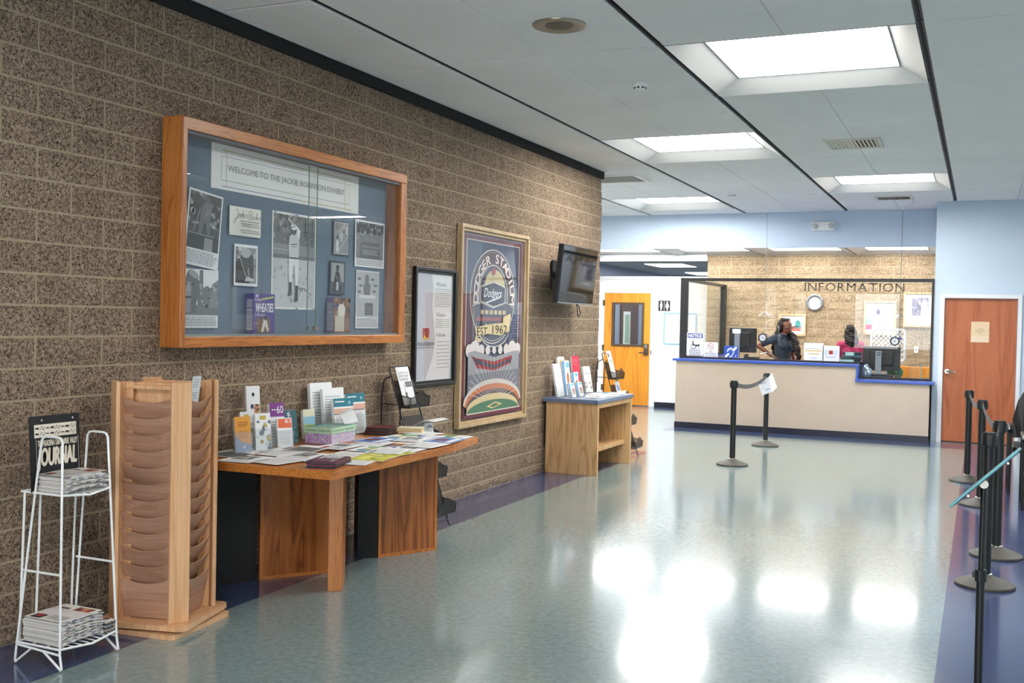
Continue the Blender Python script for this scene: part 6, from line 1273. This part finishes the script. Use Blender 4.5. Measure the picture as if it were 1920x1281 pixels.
# ================================================================ PEOPLE
import numpy as np
def ico(k):
    bm = bmesh.new(); bmesh.ops.create_icosphere(bm, subdivisions=k, radius=1); bm.verts.ensure_lookup_table()
    r = (np.array([v.co[:] for v in bm.verts]), np.array([[v.index for v in f.verts] for f in bm.faces])); bm.free(); return r
ICO = {2: ico(2), 3: ico(3)}
def fuse(name, prims, voxel, smooth_it, mats, parent=None):
    """prims: (p0, r0, p1, r1, material index) capsules or ('e', centre, axes 3x3, index) ellipsoids, fused into one surface"""
    V_, F_ = [], []; off = 0
    def put(tm, Mx):
        nonlocal off
        tv, tf = tm; V_.append(tv @ np.array(Mx.to_3x3()).T+np.array(Mx.translation)); F_.append(tf+off); off += len(tv)
    for q in prims:
        if q[0] == 'e':
            _, c_, A, _i = q; put(ICO[3], Matrix(((A[0].x, A[1].x, A[2].x, c_.x), (A[0].y, A[1].y, A[2].y, c_.y), (A[0].z, A[1].z, A[2].z, c_.z), (0, 0, 0, 1))))
        else:
            p0, r0, p1, r1, _i = q; p0, p1 = Vector(p0), Vector(p1); L_ = (p1-p0).length; n = min(22, max(2, int(L_/max(.004, min(r0, r1)*.4))))
            for j in range(n+1):
                a = j/n; put(ICO[2], Matrix.Translation(p0.lerp(p1, a)) @ Matrix.Scale((r0+(r1-r0)*a)*1.02, 4))
    me = bpy.data.meshes.new(name); me.from_pydata(np.concatenate(V_).tolist(), [], np.concatenate(F_).tolist())
    ob = bpy.data.objects.new(name, me); COL.objects.link(ob)
    rm = ob.modifiers.new('r', 'REMESH'); rm.mode = 'VOXEL'; rm.voxel_size = voxel
    sm = ob.modifiers.new('s', 'SMOOTH'); sm.iterations = smooth_it; sm.factor = .5
    dg = bpy.context.evaluated_depsgraph_get(); nm = bpy.data.meshes.new_from_object(ob.evaluated_get(dg)); nm.name = name
    ob.modifiers.clear(); ob.data = nm; bpy.data.meshes.remove(me)
    for mt in mats: nm.materials.append(mt)
    N = len(nm.polygons); C_ = np.empty(N*3); nm.polygons.foreach_get('center', C_); C_ = C_.reshape(-1, 3)
    best = np.full(N, 1e9); idx = np.zeros(N, int)
    for q in prims:
        if q[0] == 'e':
            A = np.array([[a.x, a.y, a.z] for a in q[2]]); L2 = (A**2).sum(1); r_ = np.sqrt(L2); loc = ((C_-np.array(q[1])) @ A.T)/L2
            d = (np.linalg.norm(loc, axis=1)-1)*r_.min(); i_ = q[3]
        else:
            a, b = np.array(q[0]), np.array(q[2]); ab = b-a; t_ = np.clip(((C_-a) @ ab)/max(1e-9, ab @ ab), 0, 1)
            d = np.linalg.norm(C_-(a+t_[:, None]*ab), axis=1)-(q[1]+(q[3]-q[1])*t_); i_ = q[4]
        mk = d < best; best[mk] = d[mk]; idx[mk] = i_
    nm.polygons.foreach_set('material_index', idx.astype(np.int32)); nm.polygons.foreach_set('use_smooth', np.ones(N, bool)); nm.update()
    if parent: ob.parent = parent
    return ob
def person(C0, F, FH, dz, mats, arms, label, hair_parts, group=None):
    F = Vector((*F, 0)).normalized(); Rr = F.cross(Vector((0, 0, 1))); FH = Vector((*FH, 0)).normalized(); RH = FH.cross(Vector((0, 0, 1))); UZ = Vector((0, 0, 1))
    def P(r, f, z): return Vector((C0[0], C0[1], 0))+Rr*r+F*f+UZ*(z+dz if z > .3 else z)
    SH_, SK, TR_, SO = 0, 1, 2, 3
    H = P(0, .05, 1.60); hp = lambda f, sd, z: H+FH*f+RH*sd+UZ*z
    q = [(P(.06, 0, .93), .125, P(.05, 0, 1.0), .125, TR_), (P(-.06, 0, .93), .125, P(-.05, 0, 1.0), .125, TR_),
         (P(.045, 0, 1.0), .115, P(.04, 0, 1.10), .10, SH_), (P(-.045, 0, 1.0), .115, P(-.04, 0, 1.10), .10, SH_), (P(.045, .0, 1.10), .098, P(.06, .01, 1.28), .108, SH_), (P(-.045, .0, 1.10), .098, P(-.06, .01, 1.28), .108, SH_),
         (P(.075, .085, 1.275), .07, P(.07, .06, 1.30), .07, SH_), (P(-.075, .085, 1.275), .07, P(-.07, .06, 1.30), .07, SH_), (P(0, -.01, 1.30), .11, P(0, -.01, 1.38), .085, SH_),
         (P(0, -.015, 1.415), .07, P(.155, -.015, 1.40), .058, SH_), (P(0, -.015, 1.415), .07, P(-.155, -.015, 1.40), .058, SH_),
         (P(0, -.005, 1.42), .056, P(0, .03, 1.53), .05, SK)]
    for k in range(10):
        a0, a1 = 2*PI*k/10, 2*PI*(k+1)/10; q.append((P(.062*math.cos(a0), .004+.062*math.sin(a0), 1.462-.018*math.sin(a0)), .014, P(.062*math.cos(a1), .004+.062*math.sin(a1), 1.462-.018*math.sin(a1)), .014, SH_))
    # head
    q += [('e', H+UZ*.012-FH*.006, (FH*.097, RH*.077, UZ*.112), SK), ('e', hp(.03, 0, -.055), (FH*.066, RH*.058, UZ*.062), SK), (hp(.06, 0, -.098), .026, hp(.066, 0, -.092), .024, SK), (hp(.092, 0, .014), .009, hp(.117, 0, -.028), .013, SK), (hp(.107, .012, -.032), .009, hp(.107, -.012, -.032), .009, SK),
          (hp(.094, .014, -.060), .010, hp(.094, -.014, -.060), .010, SK), (hp(.092, .012, -.074), .010, hp(.092, -.012, -.074), .010, SK), (hp(.078, .034, .030), .015, hp(.078, -.034, .030), .015, SK), (hp(.05, .05, -.025), .024, hp(.06, .04, -.03), .024, SK), (hp(.05, -.05, -.025), .024, hp(.06, -.04, -.03), .024, SK),
          (hp(-.005, .078, .012), .012, hp(-.003, .076, -.022), .010, SK), (hp(-.005, -.078, .012), .012, hp(-.003, -.076, -.022), .010, SK)]
    for sd in (1, -1):
        kn, an = P(sd*.10, .02, .50), P(sd*.105, -.01, .09)
        q += [(P(sd*.085, 0, .90), .10, kn, .062, TR_), (kn, .062, an, .045, TR_), (an-UZ*.03, .042, an+F*.13-UZ*.055, .032, SO)]
    for sh, el, wr, pd in arms:
        sh, el, wr, pd = Vector(sh), Vector(el), Vector(wr), Vector(pd).normalized(); sl = sh.lerp(el, .66)
        q += [(sh, .064, sl, .058, SH_), (sl, .046, el, .041, SK), (el, .041, wr, .027, SK)]
        u = (wr-el).normalized(); sdv = u.cross(pd).normalized(); kn_ = wr+pd*.07
        q += [(wr, .026, wr+pd*.03, .027, SK), (wr+pd*.02+sdv*.018, .015, kn_+sdv*.026, .013, SK), (wr+pd*.02-sdv*.018, .015, kn_-sdv*.026, .013, SK), (wr+pd*.02, .016, kn_, .014, SK)]
        for fi, (off, ln) in enumerate(((-.030, .060), (-.010, .072), (.010, .068), (.030, .052))):
            b0 = kn_+sdv*off*.95; b1 = b0+pd*ln*.5-UZ*.006; b2 = b1+pd*ln*.42-UZ*.02; q += [(b0, .0092, b1, .0085, SK), (b1, .0085, b2, .0072, SK)]
        th = wr+pd*.025+sdv*(-.03); q += [(th, .012, th+pd*.03-sdv*.024, .0105, SK), (th+pd*.03-sdv*.024, .0105, th+pd*.06-sdv*.028, .009, SK)]
    root = fuse('person', q, .0062, 5, mats); tag(root, label, 'person', group)
    for sd in (1, -1):
        e = hp(.0775, sd*.03, .008); OB('eye', MB().lathe([(.001, -.0095), (.006, -.008), (.0095, -.003), (.0098, 0), (.0085, .005), (.001, .0095)], 14, tuple(e)), plain('eye_white', s(170, 160, 150), .4), root, smooth=True); OB('iris', MB().cyl(e+FH*.0075, e+FH*.0105, .0045, .003, 10), plain('iris_dark', s(24, 16, 12), .2), root)
        OB('eyebrow', MB().tube([hp(.092, sd*.012, .030), hp(.092, sd*.028, .036), hp(.080, sd*.047, .030)], .0035, 6), M_HAIR, root)
    OB('lips', MB().tube([hp(.093, .022, -.066), hp(.103, .008, -.062), hp(.103, -.008, -.062), hp(.093, -.022, -.066)], .0052, 8).tube([hp(.093, .02, -.068), hp(.102, .007, -.073), hp(.102, -.007, -.073), hp(.093, -.02, -.068)], .0055, 8), plain('lip_tone', s(120, 58, 52), .4), root, smooth=True)
    hh = [('e', hp(-.038, 0, .022), (FH*.104, RH*.082, UZ*.113), 0), (hp(.03, .03, .098), .030, hp(.03, -.03, .098), .030, 0), (hp(-.01, 0, .112), .024, hp(.03, 0, .108), .022, 0)]
    for a, ra, b, rb in hair_parts(P, hp): hh.append((a, ra, b, rb, 0))
    ho = fuse('hair', hh, .009, 3, [M_HAIR], root)
    for v in ho.data.vertices:
        c_ = v.co; k2 = .006*math.sin(c_.z*62+c_.x*40)+.004*math.sin(c_.z*110+c_.y*90); v.co = c_+v.normal*k2
    return root
def hairA(P, hp):
    S_ = [(hp(-.07, 0, .0), .075, P(0, -.095, 1.42), .072), (P(0, -.095, 1.42), .072, P(.03, -.13, 1.28), .062), (P(.03, -.13, 1.28), .062, P(.05, -.13, 1.12), .040),
          (hp(-.03, .07, .0), .034, P(.07, -.08, 1.45), .046), (P(.07, -.08, 1.45), .046, P(.08, -.12, 1.25), .045), (hp(-.02, -.068, .02), .032, hp(.0, -.09, -.10), .042)]
    a = [hp(.0, -.085, -.10), Vector((-2.775, 17.45, 1.43)), Vector((-2.725, 17.38, 1.32)), Vector((-2.69, 17.35, 1.22)), Vector((-2.665, 17.35, 1.11)), Vector((-2.66, 17.36, 1.03))]
    rr = [.045, .055, .056, .050, .042, .026]
    for i in range(5): S_.append((a[i], rr[i], a[i+1], rr[i+1]))
    return S_
person((-2.93, 17.42), (.85, -.53), (.95, -.30), 0.0, [M_NAVYCL, M_SKIN, M_TROUS, M_BLACK],
       [((-3.035, 17.285, 1.40), (-3.30, 17.25, 1.275), (-3.085, 17.235, 1.125), (.86, -.05, -.42)), ((-2.85, 17.565, 1.40), (-2.80, 17.62, 1.13), (-2.72, 17.52, .94), (.5, -.35, -.75))],
       'person in a navy polo shirt with long dark hair, one hand on the hip', hairA)
def hairB(P, hp):
    return [(hp(-.06, 0, .0), .078, P(0, -.075, 1.44), .08), (hp(-.03, .06, .0), .04, P(.06, -.05, 1.45), .055), (hp(-.03, -.06, .0), .04, P(-.06, -.05, 1.45), .055)]
cB = (-1.95, 18.10)
person(cB, (-.35, .94), (-.2, .98), -.085, [M_PINKCL, M_SKIN, M_TROUS, M_BLACK],
       [((cB[0]+.155, cB[1]+.06, 1.315), (cB[0]+.23, cB[1]+.03, 1.04), (cB[0]+.17, cB[1]+.16, .84), (-.3, .5, -.8)), ((cB[0]-.155, cB[1]-.06, 1.315), (cB[0]-.24, cB[1]-.05, 1.04), (cB[0]-.18, cB[1]+.09, .84), (.1, .6, -.8))],
       'person in a magenta top turned away, standing near the back wall', hairB)
